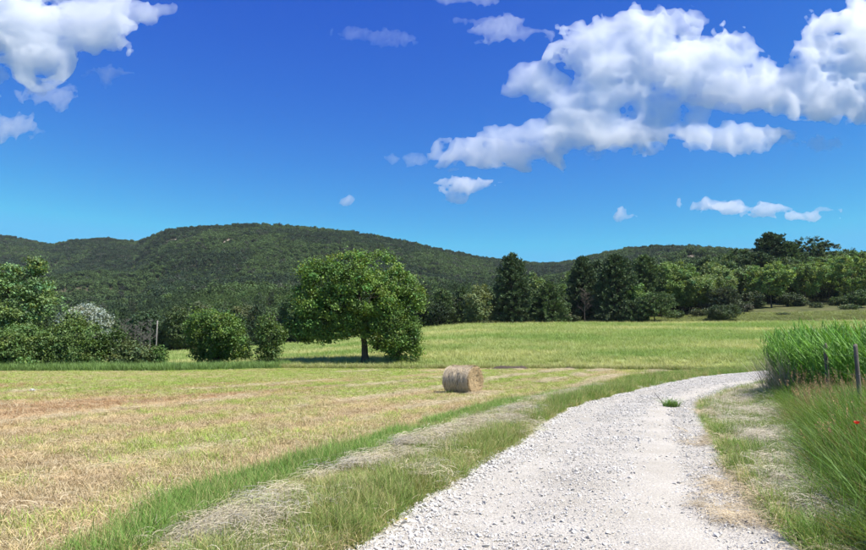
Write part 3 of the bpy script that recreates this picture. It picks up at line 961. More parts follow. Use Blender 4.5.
# trees left of it along the field edge
broadleaf('field_tree', 'dense rounded green tree with two stems at the mown field edge', 216, 67, 306, 66, (0.078, 0.135, 0.028), 33, trunk_r=.16, bottom=.05, nclump=560, per=28, leaf=.22, rc=.5, gap=.3, var=.25, stems=2, lobes=12, twigs=60, group=None)
broadleaf('field_tree', 'slender dark green tree beside the dense rounded one at the field edge', 269, 67.5, 313, 34, (0.066, 0.11, 0.026), 34, trunk_r=.13, bottom=.04, nclump=300, per=26, leaf=.22, rc=.5, lobes=9, gap=.36,
          blobs=[(0, 0, .6, .3, .3, .28), (-.12, 0, .8, .26, .25, .14), (.2, 0, .62, .28, .3, .16), (.18, 0, .36, .24, .3, .14), (-.14, .05, .24, .2, .24, .16), (.05, -.05, .14, .26, .2, .14), (0, 0, .92, .13, .13, .08)])
broadleaf('shrub', 'narrow dark shrub between the rounded tree and the slender tree', 246, 75, 336, 12, (0.06, 0.1, 0.025), 35, 'shrub', None, .08, None, .05, 110, 22, .26, .55, stems=2)
# the thicket at the left
broadleaf('tall_tree', 'tall tree with pale clustered leaves rising at the left edge', 6, 64, 259, 92, (0.105, 0.165, 0.055), 36, trunk_r=.28, nclump=520, per=26, leaf=.25, rc=.55, gap=.42, deep=.12, var=.25, flat=.6,
          blobs=[(0, 0, .6, .3, .3, .2), (-.3, 0, .75, .3, .3, .16), (.26, 0, .93, .10, .1, .08), (.0, 0, .86, .14, .14, .09), (.3, 0, .72, .17, .2, .11), (.42, .02, .56, .16, .2, .13), (.18, -.1, .5, .2, .2, .13), (-.2, -.1, .42, .25, .2, .12), (.3, 0, .38, .2, .2, .12)])
broadleaf('thicket_shrub', 'broad dark green shrub under the tall pale-leaved tree', 22, 61, 320, 72, (0.085, 0.135, 0.036), 37, 'shrub', None, .1, None, .0, 420, 26, .21, .5, stems=4, lobes=13)
broadleaf('thicket_shrub', 'pointed leafy green shrub in front of the silver tree', 75, 61.5, 311, 58, (0.09, 0.14, 0.036), 38, 'shrub', None, .1, bottom=.0, nclump=400, per=26, leaf=.21, rc=.5, stems=3,
          blobs=[(0, 0, .42, .36, .36, .38), (-.02, 0, .8, .17, .18, .19), (.2, 0, .55, .24, .24, .24), (-.25, 0, .5, .25, .25, .25), (.32, 0, .25, .2, .2, .24), (-.34, 0, .22, .2, .2, .22), (0, -.2, .3, .3, .2, .28)])
broadleaf('thicket_shrub', 'low shrub at the foot of the tall pale-leaved tree', -12, 60, 335, 60, (0.075, 0.125, 0.03), 39, 'shrub', None, .1, None, .0, 240, 24, .22, .5, stems=3)
broadleaf('small_tree', 'small dark tree with an open stem between the thicket and the round bush', 113, 63, 327, 34, (0.055, 0.092, 0.024), 40, 'tree', None, .08, None, .12, 150, 24, .25, .5, stems=2, gap=.36)
broadleaf('round_bush', 'low rounded grey-green bush at the end of the thicket', 137, 62, 340.5, 42, (0.078, 0.105, 0.036), 41, 'shrub', None, .07, None, .0, 190, 26, .22, .5, stems=4)
broadleaf('round_bush', 'small bright green bush beside the low grey-green bush', 159, 63, 347, 20, (0.07, 0.125, 0.028), 42, 'shrub', None, .05, None, .0, 80, 24, .2, .4, stems=3)
broadleaf('round_bush', 'little light green bush low in front of the thicket', 27, 58.5, 357, 18, (0.09, 0.155, 0.04), 44, 'shrub', None, .04, None, .0, 60, 22, .2, .4, stems=3)
broadleaf('silver_tree', 'silvery white-leaved tree behind the thicket', 89, 82, 299, 56, (0.30, 0.345, 0.29), 43, trunk_r=.16, bottom=.12, nclump=260, per=26, leaf=.28, rc=.6, gap=.35, leafmat=M_SILVER, var=.12, lobes=10, bark=M_GREYBARK)
# dead trees and the pole beyond
for k, (px, ty, w, Y) in enumerate([(127, 318, 18, 104), (136, 324, 14, 106), (143, 322, 15, 103), (150, 318, 14, 108), (121, 326, 14, 109)]):
    bare_tree('dead_tree', ['bare grey dead tree nearest the silver tree in the leafless group', 'short bare grey tree second in the leafless group', 'thin bare grey trunk in the middle of the leafless group',
                            'bare grey dead tree just beside the pole', 'bare grey tree half hidden behind the silver tree'][k], px, Y, ty, w * 1.3, 60 + k, fine=4, bark=M_ASH, group='leafless trees at the wood edge')
# trees at the far edge of the meadow
broadleaf('pale_tree', 'pale leaved rounded tree beside the tall dark pine', 480, 152, 285, 34, (0.12, 0.15, 0.06), 45, trunk_r=.2, bottom=.05, nclump=260, per=20, leaf=.42, rc=.8, gap=.3, lobes=11)
pine('tall_pine', 'tallest dark pine with twin tops at the meadow edge', 513, 153, 254, 62, GP, 46, blunt=.62, needle=.62, ragged=.42)
pine('young_pine', 'shorter bushy green pine right beside the tallest dark pine', 549, 154, 284, 46, GP2, 47, blunt=.5, needle=.6, ragged=.2)
pine('dark_pine', 'tall dark pine behind the bare reddish tree', 584, 168, 257, 46, GP, 48, blunt=.6, needle=.65)
bare_tree('bare_tree', 'small leafless brown tree in front of the dark pines', 585, 153, 288, 22, 49, fine=5, bark=M_BROWN)
pine('dark_pine', 'broad dark pine in the middle of the pine group', 616, 158, 256, 62, GP, 50, blunt=.55, needle=.65)
pine('dark_pine', 'narrow dark pine rising behind the low spreading pine', 647, 172, 256, 52, GP2, 51, blunt=.6, needle=.65)
pine('spreading_pine', 'low spreading pine with visible trunk at the meadow edge', 655, 151, 297, 50, GP2, 52, bottom=.28, blunt=.35, needle=.55, ragged=.35)
pine('spreading_pine', 'small dark pine tucked under the broad dark pine', 633, 152, 303, 34, GP, 62, bottom=.1, blunt=.4, needle=.55)
broadleaf('leafy_tree', 'bright green small tree squeezed between the dark pines', 640, 156, 284, 30, (0.105, 0.175, 0.04), 53, nclump=130, per=18, leaf=.4, rc=.7)
broadleaf('leafy_tree', 'light green leafy tree right of the narrow dark pine', 677, 172, 262, 54, (0.115, 0.175, 0.045), 54, nclump=300, per=18, leaf=.42, rc=.8, gap=.3, trunk_r=.2)
broadleaf('leafy_tree', 'mid green tree with forked stems above the low juniper', 700, 168, 276, 44, (0.12, 0.17, 0.05), 55, nclump=200, per=18, leaf=.42, rc=.8, gap=.3, bottom=.2, trunk_r=.16, stems=2)
broadleaf('leafy_tree', 'pale green tree leaning behind the low juniper', 721, 176, 261, 44, (0.14, 0.19, 0.065), 56, nclump=230, per=18, leaf=.42, rc=.8, gap=.33, bottom=.1)
pine('spreading_pine', 'grey-green pine low behind the juniper bush', 728, 162, 290, 46, (0.06, 0.075, 0.04), 57, bottom=.08, blunt=.4, needle=.55, ragged=.4)
broadleaf('juniper_bush', 'low dark juniper bush at the meadow edge', 726, 151, 305, 38, (0.045, 0.068, 0.026), 58, 'shrub', None, .06, None, .0, 150, 22, .36, .6, stems=4, aspect=.35)
broadleaf('round_bush', 'tiny grey bush in the grass on the slope', 784, 158, 313, 14, (0.07, 0.09, 0.045), 59, 'shrub', None, .04, None, 0, 50, 16, .3, .4, stems=3)
# trees on the slope at the right
SL = dict(nclump=460, leaf=.44, rc=.66, gap=.38, cover=2.1, var=.26)
broadleaf('slope_tree', 'light green tree with a clear straight trunk on the slope', 773, 186, 262, 48, (0.135, 0.20, 0.05), 71, trunk_r=.22, bottom=.2, **SL)
broadleaf('slope_tree', 'light green tree with a bare trunk near the middle of the slope', 808, 200, 260, 52, (0.13, 0.19, 0.05), 72, trunk_r=.24, bottom=.2, **SL)
broadleaf('slope_tree', 'wide light green tree at the right edge of the slope', 856, 200, 253, 72, (0.14, 0.205, 0.052), 73, trunk_r=.26, bottom=.24, **SL)
broadleaf('slope_tree', 'dark round green tree at the left of the slope top', 738, 222, 248, 56, (0.055, 0.092, 0.026), 74, trunk_r=.25, bottom=.1, **SL)
pine('crest_pine', 'dark pine with an open crown topping the slope', 776, 230, 234, 50, GP, 75, bottom=.3, blunt=.45, needle=.8, ragged=.55)
broadleaf('crest_tree', 'dark broad tree on the crest behind the light green trees', 812, 236, 238, 70, (0.045, 0.075, 0.026), 76, trunk_r=.28, bottom=.2, **SL)
pine('crest_pine', 'dense dark pine under the open crowned pine', 762, 216, 256, 60, GP, 77, bottom=.1, blunt=.4, needle=.75, ragged=.35)
broadleaf('crest_tree', 'dark tree at the right edge behind the wide light one', 884, 240, 247, 74, (0.05, 0.08, 0.028), 78, trunk_r=.28, bottom=.2, **SL)
broadleaf('slope_shrub', 'dark low shrub under the trees beside the straight trunk', 752, 184, 292, 30, (0.05, 0.07, 0.03), 79, 'shrub', None, .06, None, 0, 110, 18, .42, .6, stems=3)
broadleaf('slope_shrub', 'dark low shrub between the two trunked slope trees', 792, 190, 292, 26, (0.045, 0.068, 0.028), 80, 'shrub', None, .06, None, 0, 90, 18, .42, .6, stems=3)
broadleaf('slope_shrub', 'dark shrub at the right edge under the wide tree', 862, 178, 290, 26, (0.05, 0.085, 0.026), 81, 'shrub', None, .06, None, 0, 110, 18, .42, .6, stems=3)
broadleaf('slope_shrub', 'small brown-green scrub left of the straight trunked tree', 744, 172, 304, 22, (0.07, 0.068, 0.042), 82, 'shrub', None, .05, None, 0, 70, 16, .36, .5, stems=3)
# a few bigger trees standing at the wood edge behind the lone tree
EDGE = [(178, 128, 302, 30, 0, 'round dark tree at the wood edge left of the two-stemmed tree'), (296, 148, 288, 34, 0, 'dark green tree at the wood edge just left of the lone tree'),
        (442, 158, 291, 36, 1, 'dark bushy pine at the wood edge right of the lone tree'), (462, 160, 288, 26, 1, 'narrow dark pine in front of the wood beside the pale tree'),
        (250, 150, 300, 40, 0, 'olive green tree at the wood edge behind the slender field tree'), (205, 146, 300, 36, 0, 'pale olive tree at the wood edge above the dense rounded tree'),
        (425, 153, 300, 26, 0, 'low dark tree at the wood edge touching the lone tree outline'), (566, 176, 280, 24, 0, 'fresh green tree in the gap behind the pines')]
for k, (px, Y, ty, w, kind, lab) in enumerate(EDGE):
    if kind: pine('wood_edge_pine', lab, px, Y, ty, w, GP2, 120 + k, blunt=.45, needle=.6, ragged=.35)
    else: broadleaf('wood_edge_tree', lab, px, Y, ty, w, [(0.06, 0.09, 0.03), (0.055, 0.095, 0.03), 0, 0, (0.075, 0.095, 0.04), (0.085, 0.105, 0.045), (0.045, 0.068, 0.026), (0.085, 0.14, 0.035)][k], 120 + k, nclump=220, per=18, leaf=.42, rc=.8, bottom=.05)

# more trees that close the row behind the pines and on the slope
MORE = [(600, 178, 262, 44, 1, 'dark pine filling the row behind the bare brown tree'), (664, 182, 260, 50, 0, 'mid green round tree behind the narrow dark pine'), (632, 180, 262, 44, 1, 'dark pine closing the gap between the two tallest group pines'),
        (690, 186, 264, 52, 0, 'dark green tree behind the forked tree'), (708, 190, 260, 44, 1, 'dark pine half hidden behind the pale leaning tree'), (754, 196, 262, 46, 0, 'dull green tree behind the straight trunked slope tree'),
        (790, 206, 258, 50, 0, 'dull green tree between the two light slope trees'), (832, 212, 252, 56, 0, 'mid green tree left of the wide light slope tree'), (848, 226, 246, 50, 0, 'dark tree on the crest behind the wide light slope tree'),
        (795, 226, 243, 40, 1, 'narrow dark crest pine between the open crowned pine and the broad dark tree'), (572, 186, 268, 34, 0, 'fresh green tree left of the dark pines'), (533, 172, 272, 36, 0, 'dull green tree behind the shorter bushy pine'),
        (718, 204, 254, 44, 0, 'dark green tree where the slope meets the pines')]
for k, (px, Y, ty, w, kind, lab) in enumerate(MORE):
    if kind: pine('row_pine', lab, px, Y, ty, w, (GP, GP2)[k % 2], 150 + k, blunt=.5, needle=.68, ragged=.35)
    else: broadleaf('row_tree', lab, px, Y, ty, w, [(0.07, 0.11, 0.036), (0.095, 0.145, 0.042), (0.11, 0.16, 0.048)][k % 3], 150 + k, nclump=360, leaf=.44, rc=.66, bottom=.22 if px > 740 else .06, gap=.36, cover=2.1, var=.26)
SCR = [(742, 180, 302, 26), (800, 192, 296, 22), (842, 190, 297, 24), (818, 182, 303, 16), (700, 160, 309, 22), (676, 158, 310, 18), (608, 155, 312, 22), (570, 156, 314, 18), (852, 172, 305, 18)]
LABS = ['above the low juniper', 'left of the middle slope trunk', 'left of the wide light tree', 'out on the open slope below the middle trunk', 'left of the juniper',
        'at the feet of the low spreading pine', 'at the feet of the broad dark pine', 'in the gap beside the bushy pine', 'lowest on the slope at the right']
for k, ((px, Y, ty, w), lab) in enumerate(zip(SCR, LABS)):
    broadleaf('scrub_bush', 'dark scrubby bush ' + lab, px, Y, ty, w, [(0.05, 0.07, 0.03), (0.07, 0.085, 0.04), (0.06, 0.09, 0.03)][k % 3], 180 + k, 'shrub', 'scrub along the wood edge', .05, None, 0, 90, 18, .4, .6, stems=3, cover=2.2)
# ------------------------------------------------------------------ grass, straw, reeds, gravel
gr = np.random.default_rng(5)
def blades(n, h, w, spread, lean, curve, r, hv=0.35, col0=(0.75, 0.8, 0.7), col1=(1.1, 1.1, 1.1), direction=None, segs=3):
    """n tapered bent blades around the origin -> verts, quads, colours"""
    a = r.uniform(0, 2 * np.pi, n) if direction is None else r.normal(direction, 0.7, n)
    rad = spread * np.sqrt(r.random(n)); pa = r.uniform(0, 2 * np.pi, n)
    base = np.stack([rad * np.cos(pa), rad * np.sin(pa), np.full(n, -0.01)], -1)
    H = h * (1 + r.uniform(-hv, hv, n)); ln = np.abs(r.normal(lean, lean * .5 + .02, n)); cu = np.abs(r.normal(curve, curve * .5 + .02, n))
    d = np.stack([np.cos(a), np.sin(a), np.zeros(n)], -1)
    sd = np.stack([-np.sin(a + r.normal(0, .6, n)), np.cos(a), np.zeros(n)], -1)
    V, C = [], []
    ts = np.linspace(0, 1, segs + 1)
    for t in ts:
        c = base + d * ((ln * t + cu * t * t) * H)[:, None] + np.array([0, 0, 1.0]) * (H * t * (1 - 0.35 * cu * t))[:, None]
        ww = w * (1 - t) ** .7 * .5 + w * .04
        V.append(np.stack([c - sd * ww, c + sd * ww], 1))
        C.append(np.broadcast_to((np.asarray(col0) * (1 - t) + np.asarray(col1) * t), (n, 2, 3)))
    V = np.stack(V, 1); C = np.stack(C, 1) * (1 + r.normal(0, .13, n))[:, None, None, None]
    k = 2 * (segs + 1)
    b = np.arange(n)[:, None] * k
    q = np.concatenate([b + np.array([2 * s, 2 * s + 1, 2 * s + 3, 2 * s + 2])[None] for s in range(segs)], 0)
    return V.reshape(-1, 3), q, np.clip(C.reshape(-1, 3), 0, 3)

def tuft(name, material, n, h, w, spread, lean, curve, **kw):
    mb = MB(); v, q, c = blades(n, h, w, spread, lean, curve, gr, **kw); mb.add(v, q, c)
    return proto(name, mb.mesh(name, [material]))

def lying(name, n, L, w, spread, material):
    """loose strands lying on the ground, crossing each other"""
    mb = MB(); r = gr
    for _ in range(n):
        a = r.normal(0, 1.0); c = np.array([*(r.normal(0, spread, 2)), abs(r.normal(0, .018)) + .006])
        l = L * r.uniform(.5, 1.3); bend = r.normal(0, .3)
        ts = np.linspace(-.5, .5, 4)
        p = np.stack([c[0] + l * (np.cos(a) * ts - np.sin(a) * bend * ts * ts), c[1] + l * (np.sin(a) * ts + np.cos(a) * bend * ts * ts), c[2] + ts * l * r.normal(0, .10) + .02 * np.cos(ts * 3)], -1)
        s = np.array([-np.sin(a), np.cos(a), r.normal(0, .5)]) * w * .5 * r.uniform(.7, 1.4)
        v = np.stack([p - s, p + s], 1).reshape(-1, 3)
        q = np.array([[2 * k, 2 * k + 1, 2 * k + 3, 2 * k + 2] for k in range(3)])
        mb.add(v, q, np.ones(3) * r.uniform(.65, 1.2))
    return proto(name, mb.mesh(name, [material]))

STUB = [tuft('stubble_tuft', M_STRAW, 26, .075, .006, .16, .5, .3, hv=.6) for _ in range(3)] + [lying('stubble_straw', 16, .13, .0042, .12, M_STRAW) for _ in range(2)]
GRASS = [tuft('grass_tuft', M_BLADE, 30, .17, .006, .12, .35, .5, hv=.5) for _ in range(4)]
HAY = [lying('hay_strands', 46, .17, .0022, .10, M_STRAW) for _ in range(4)]
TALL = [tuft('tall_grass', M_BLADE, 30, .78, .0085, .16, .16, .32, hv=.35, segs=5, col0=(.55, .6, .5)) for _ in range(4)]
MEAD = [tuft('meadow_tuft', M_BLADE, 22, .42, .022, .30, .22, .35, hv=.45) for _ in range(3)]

def zone(poly_px, flat=True):
    return np.array([ground_pt(*p) for p in poly_px])
def sample_rect(x0, x1, y0, y1, dens):
    n = int((x1 - x0) * (y1 - y0) * dens)
    return gr.uniform(x0, x1, n), gr.uniform(y0, y1, n)

def dist_sample(n, y0, y1, x_lo, x_hi, power):
    """points between x_lo(Y) and x_hi(Y); density falls off with distance as Y**-power"""
    u = gr.random(n); e = 2 - power
    Y = (y0 ** e + u * (y1 ** e - y0 ** e)) ** (1 / e) if abs(e) > 1e-6 else y0 * (y1 / y0) ** u
    lo, hi = x_lo(Y), x_hi(Y)
    X = lo + gr.random(n) * (hi - lo)
    return X, Y

# --- stubble of the mown field
def verge_w(Y): return np.interp(Y, [0, 5, 9, 14, 25, 45], [2.3, 2.2, 2.0, 2.2, 2.6, 3.5])     # verge left of the track
X, Y = dist_sample(100000, 3.5, 66, lambda Y: -0.74 * Y - 2, lambda Y: np.minimum(road_left_x(Y) - .3, 21), 1.15)
k = (Y < mown_far(X) - .2)
X, Y = X[k], Y[k]
n = len(X)
g, ru, st, n2 = mown_color(X, Y)
c = mown_rgb(X, Y) * gr.uniform(.9, 1.55, n)[:, None]
isg = gr.random(n) < np.clip(g * .45, 0, 1)
c[isg] = np.array((0.26, 0.36, 0.065)) * gr.uniform(.75, 1.35, (isg.sum(), 1))
dead = (~isg) & (gr.random(n) < .3); c[dead] = np.array((.58, .48, .31)) * gr.uniform(.75, 1.15, (dead.sum(), 1))
s = (0.75 + 0.012 * Y) * gr.uniform(.6, 1.4, n) * np.where(isg, 1.25, 1.0)
sz = s * np.clip(1.15 - .012 * Y, .5, 1.2) * (0.75 + .5 * n2)
idx = np.where(gr.random(n) < .35, gr.integers(3, 5, n), gr.integers(0, 3, n)); idx[isg] = gr.integers(0, 3, isg.sum())
scatter('stubble', np.column_stack([X, Y, height(X, Y)]), np.column_stack([s, s, sz]), rots(n, .1, gr), c, idx, STUB, label='short dry and green stubble of the mown field')
# pale straw lines the mower left, parallel to the track
P = []
for off, y0, y1, dn in ((-2.15, 4, 30, 26), (-4.0, 5, 46, 26), (-6.8, 6, 60, 22), (-10.5, 9, 62, 18), (-15, 13, 62, 14), (-20.5, 18, 60, 12), (-27, 25, 58, 10), (1.2, 20, 58, 14), (4.4, 26, 56, 14), (-1.0, 14, 60, 18)):
    m = int((y1 - y0) * dn * .8); yy = gr.uniform(y0, y1, m)
    xx = off + (yy - 4) * .40 + (fbm(yy * .15 + off, yy * 0 + off, octv=2) - .5) * 2.2 + gr.normal(0, .07 + .005 * yy, m)
    kk = (xx < road_left_x(yy) - 2.2) & (yy < mown_far(xx) - .5) & (fbm(xx * .3, yy * .18 + off, octv=2) > .47)
    P.append(np.stack([xx[kk], yy[kk]], -1))
P = np.vstack(P); n = len(P)
s = gr.uniform(.6, 1.3, n) * (0.8 + .018 * P[:, 1])
scatter('straw_rows', np.column_stack([P, height(P[:, 0], P[:, 1]) + .02]), s, np.stack([gr.normal(0, .1, n), gr.normal(0, .1, n), gr.normal(1.14, .4, n)], -1),
        np.array((.62, .53, .34))[None] * gr.uniform(.75, 1.15, (n, 1)), gr.integers(0, 4, n), HAY, label='thin pale lines of dry straw across the mown field')

# --- verge left of the track: green strip, hay swath, green fringe
def left_verge(n, d0, d1, y0, y1, power=1.2):
    X, Y = dist_sample(n, y0, y1, lambda Y: road_left_x(Y) - d1(Y), lambda Y: road_left_x(Y) - d0(Y), power)
    return X, Y
def patchy(X, Y, sc=.8, th=.5, w=.12, sd=0): return smooth(th - w, th + w, fbm(X * sc + sd, Y * sc + sd * 2, octv=3))
X1, Y1 = left_verge(6500, lambda Y: np.interp(Y, [4, 5.4, 8, 14, 26], [1.5, 1.65, 1.9, 1.5, .9]), lambda Y: np.interp(Y, [4, 5.4, 8, 14, 26], [2.5, 2.6, 2.9, 2.8, 2.6]), 3.8, 30)
k = gr.random(len(X1)) < .10 + .90 * patchy(X1, Y1, .55, .51, .07)
X1, Y1 = X1[k], Y1[k]
X2, Y2 = left_verge(12000, lambda Y: np.interp(Y, [4, 8, 14], [.22, .1, -.05]), lambda Y: 1.25 + 0 * Y, 3.8, 30)
k = gr.random(len(X2)) < .3 + .7 * patchy(X2, Y2, .9, .47, .1, 4)
X2, Y2 = X2[k], Y2[k]
X3, Y3 = left_verge(7000, lambda Y: -0.1 + 0 * Y, lambda Y: np.interp(Y, [16, 24, 30, 45, 60], [.4, 1.0, 2.4, 4.5, 3.0]), 15, 62, 1.0)
k = gr.random(len(X3)) < .25 + .75 * patchy(X3, Y3, .45, .49, .08, 6)
X3, Y3 = X3[k], Y3[k]
X4, Y4 = left_verge(5500, lambda Y: np.interp(Y, [4, 8, 14], [.25, .12, -.05]), lambda Y: 2.6 + 0 * Y, 3.6, 22)
X = np.concatenate([X1, X2, X3, X4]); Y = np.concatenate([Y1, Y2, Y3, Y4])
z_ = np.concatenate([np.full(len(X1), 0), np.full(len(X2), 1), np.full(len(X3), 2), np.full(len(X4), 3)])
n = len(X)
dl = road_left_x(Y) - X
keep = (dl > .55 * (fbm(X * 1.6 + 30, Y * 1.1 + 4, octv=3) - .38)) & ~((z_ == 2) & (Y < 27) & (dl > .9))
X, Y, z_ = X[keep], Y[keep], z_[keep]; n = len(X)
hsc = np.array([0.95, .85, 1.35, .5])[z_] * (.55 + .9 * fbm(X * .7 + 2, Y * .5 + 8, octv=3)) * gr.uniform(.45, 1.5, n)
c = np.array([(0.17, 0.285, 0.06), (0.19, 0.27, 0.065), (0.17, 0.27, 0.055), (0.30, 0.31, 0.10)])[z_] * gr.uniform(.7, 1.35, (n, 1))
yel = gr.random(n) < np.array([.16, .35, .30, .5])[z_]; c[yel] = np.array((.45, .40, .18)) * gr.uniform(.7, 1.25, (yel.sum(), 1))
s = gr.uniform(.7, 1.2, n) * (0.9 + .012 * Y)
scatter('verge_grass', np.column_stack([X, Y, height(X, Y)]), np.column_stack([s, s, hsc * (0.95 + .006 * Y)]), rots(n, .14, gr), c, gr.integers(0, 4, n), GRASS, label='green grass strip between the mown field and the gravel track')
# hay swath
def swath(n, y0, y1, mid, wid, th=.42, sd=0):
    X, Y = dist_sample(n, y0, y1, lambda Y: road_left_x(Y) - mid(Y) - wid, lambda Y: road_left_x(Y) - mid(Y) + wid, 1.1)
    w = (X - (road_left_x(Y) - mid(Y))) / wid
    k = gr.random(n) < np.exp(-(w * 1.5) ** 2) * (.04 + .96 * patchy(X, Y, 1.0, th + .11, .05, sd))
    return X[k], Y[k], w[k]
A = [swath(3400, 3.7, 16, lambda Y: np.interp(Y, [4, 5.4, 8, 11, 15], [1.0, 1.15, 1.5, 1.4, 1.0]), .62), swath(3400, 13.5, 30, lambda Y: np.interp(Y, [14, 20, 26, 40], [.6, 1.0, 1.5, 3.0]), .7, .34, 7),
     swath(900, 3.7, 13, lambda Y: .5 + 0 * Y, .5, .52, 9)]
X = np.concatenate([a[0] for a in A]); Y = np.concatenate([a[1] for a in A]); w = np.concatenate([a[2] for a in A])
n = len(X)
heap = np.exp(-(w * 1.6) ** 2) * patchy(X, Y, .6, .42)
Z = height(X, Y) + gr.random(n) * (.05 + .13 * heap) + .03
c = np.where((gr.random(n) < .3)[:, None], np.array((.50, .46, .38))[None], np.array((.58, .51, .35))[None]) * gr.uniform(.7, 1.2, (n, 1))
gn = gr.random(n) < .12; c[gn] = np.array((.40, .42, .18))
rd = 1.1 + np.interp(Y, [4, 25], [.0, -.15])
scatter('hay_swath', np.column_stack([X, Y, Z]), gr.uniform(.7, 1.35, n) * (.95 + .012 * Y), np.stack([gr.normal(0, .07, n), gr.normal(0, .07, n), gr.normal(0, .6, n) + rd], -1), c, gr.integers(0, 4, n), HAY,
        label='swath of dry grey hay lying along the verge left of the gravel track')

# --- verge right of the track: short grass and hay
def right_verge(n, d0, d1, y0, y1, power=1.2):
    return dist_sample(n, y0, y1, lambda Y: road_right_x(Y) + d0(Y), lambda Y: road_right_x(Y) + d1(Y), power)
def rv_out(Y): return np.interp(Y, [3, 5.4, 9, 14, 22, 28], [.25, .4, 1.0, 1.6, 2.3, 2.6])
X, Y = right_verge(13000, lambda Y: -.05 + 0 * Y, lambda Y: rv_out(Y) + .5, 3.6, 34)
pt = patchy(X, Y, .9, .48, .12, 11)
k = gr.random(len(X)) < .12 + .88 * pt
X, Y = X[k], Y[k]; n = len(X)
c = np.where((gr.random(n) < .72)[:, None], np.array((.185, .29, .06))[None], np.array((.42, .38, .17))[None]) * gr.uniform(.65, 1.3, (n, 1))
s = gr.uniform(.7, 1.2, n) * (0.9 + .012 * Y)
scatter('roadside_grass', np.column_stack([X, Y, height(X, Y)]), np.column_stack([s, s, s * gr.uniform(.4, 1.1, n) * (.6 + 1.0 * patchy(X, Y, 1.6, .5, .1, 21))]), rots(n, .18, gr), c, gr.integers(0, 4, n), GRASS, label='short patchy grass on the verge right of the gravel track')
X, Y = right_verge(8500, lambda Y: -.95 + 0 * Y, lambda Y: rv_out(Y) + .1, 3.6, 30)
w = X - road_right_x(Y)
pt = patchy(X, Y, .75, .5, .07, 3)
tong = np.exp(-((Y - 12.2) / .9) ** 2) + np.exp(-((Y - 7.1) / 1.1) ** 2)
k = gr.random(len(X)) < np.where(w < 0, np.clip(tong * .22 * smooth(-.9, -.1, w), 0, 1), .22 + .75 * np.maximum(pt, tong * .8))
X, Y, w = X[k], Y[k], w[k]; n = len(X)
c = np.where((w < .25)[:, None], np.array((.66, .54, .35))[None], np.array((.64, .58, .44))[None]) * gr.uniform(.7, 1.15, (n, 1))
scatter('roadside_hay', np.column_stack([X, Y, height(X, Y) + .03 + gr.random(n) * .14 * smooth(-.1, .6, w)]), gr.uniform(.7, 1.25, n) * (.95 + .012 * Y), np.stack([gr.normal(0, .15, n), gr.normal(0, .15, n), gr.normal(.5, .9, n)], -1), c,
        gr.integers(0, 4, n), HAY, label='dry hay strewn along the right edge of the gravel track')

# --- tall grass on the bank at the right
X, Y = dist_sample(7500, 3.2, 22, lambda Y: road_right_x(Y) + rv_out(Y) - .1, lambda Y: np.maximum(road_right_x(Y) + rv_out(Y) + 2.5, .74 * Y + 2.2), .9)
n = len(X)
w = X - road_right_x(Y) - rv_out(Y)
dry = fbm(X * .5 + 3, Y * .5 + 9, octv=3)
c = np.array((.125, .225, .04))[None] * gr.uniform(.5, 1.5, (n, 1)) * np.column_stack([gr.uniform(.8, 1.35, n), np.ones(n), gr.uniform(.7, 1.3, n)])
bd = gr.random(n) < .04 + .28 * smooth(.5, .62, dry) * smooth(8, 11, Y)
c[bd] = np.array((.33, .23, .12)) * gr.uniform(.7, 1.2, (bd.sum(), 1))
s = gr.uniform(.8, 1.2, n)
hh = (.35 + .65 * smooth(-.1, .8, w)) * gr.uniform(.75, 1.25, n) * np.interp(Y, [4, 8, 12, 17], [.9, .9, .7, .45])
tl = rots(n, .22, gr); tl[:, 1] -= .06
scatter('tall_grass', np.column_stack([X, Y, height(X, Y)]), np.column_stack([s, s, hh]), tl, c, gr.integers(0, 4, n), TALL, label='tall deep green grass on the bank right of the track')

# --- seed heads above the tall grass
def seed_stalk():
    mb = MB(); r = gr
    for _ in range(7):
        a = r.uniform(0, 6.28); l = r.uniform(.6, .95); b = np.array([*r.normal(0, .1, 2), 0])
        e = b + np.array([math.cos(a) * .22 * l, math.sin(a) * .22 * l, l])
        p = wob(b, e, r, 5, .03); mb.add(*tube(p, np.linspace(.0022, .0014, 5), 3), np.array((1, 1, 1)))
        for m in range(14):
            c = e + (p[-2] - e) * r.random() * .8 + r.normal(0, .012, 3); d = rand_dirs(1, r)[0] * .5 + np.array([math.cos(a), math.sin(a), 1.0]); d /= np.linalg.norm(d)
            sd = np.cross(d, rand_dirs(1, r)[0]) * .004
            mb.add(np.array([c - d * .012, c + sd, c + d * .02, c - sd]), np.array([[0, 1, 2, 3]]), np.array((1.1, 1.0, .9)))
    return proto('seed_stalks', mb.mesh('seed_stalks', [M_STRAW]))
SEED = [seed_stalk() for _ in range(3)]
X, Y = dist_sample(750, 4.5, 19, lambda Y: road_right_x(Y) + rv_out(Y) + .4, lambda Y: .74 * Y + 2.0, .5)
k = gr.random(len(X)) < .15 + .85 * smooth(.46, .6, fbm(X * .5 + 3, Y * .5 + 9, octv=3)); X, Y = X[k], Y[k]; n = len(X)
scatter('seed_grass', np.column_stack([X, Y, height(X, Y)]), gr.uniform(.85, 1.15, n), rots(n, .1, gr), np.array((.42, .28, .16))[None] * gr.uniform(.7, 1.3, (n, 1)), gr.integers(0, 3, n), SEED, label='brown seed heads rising above the tall grass')

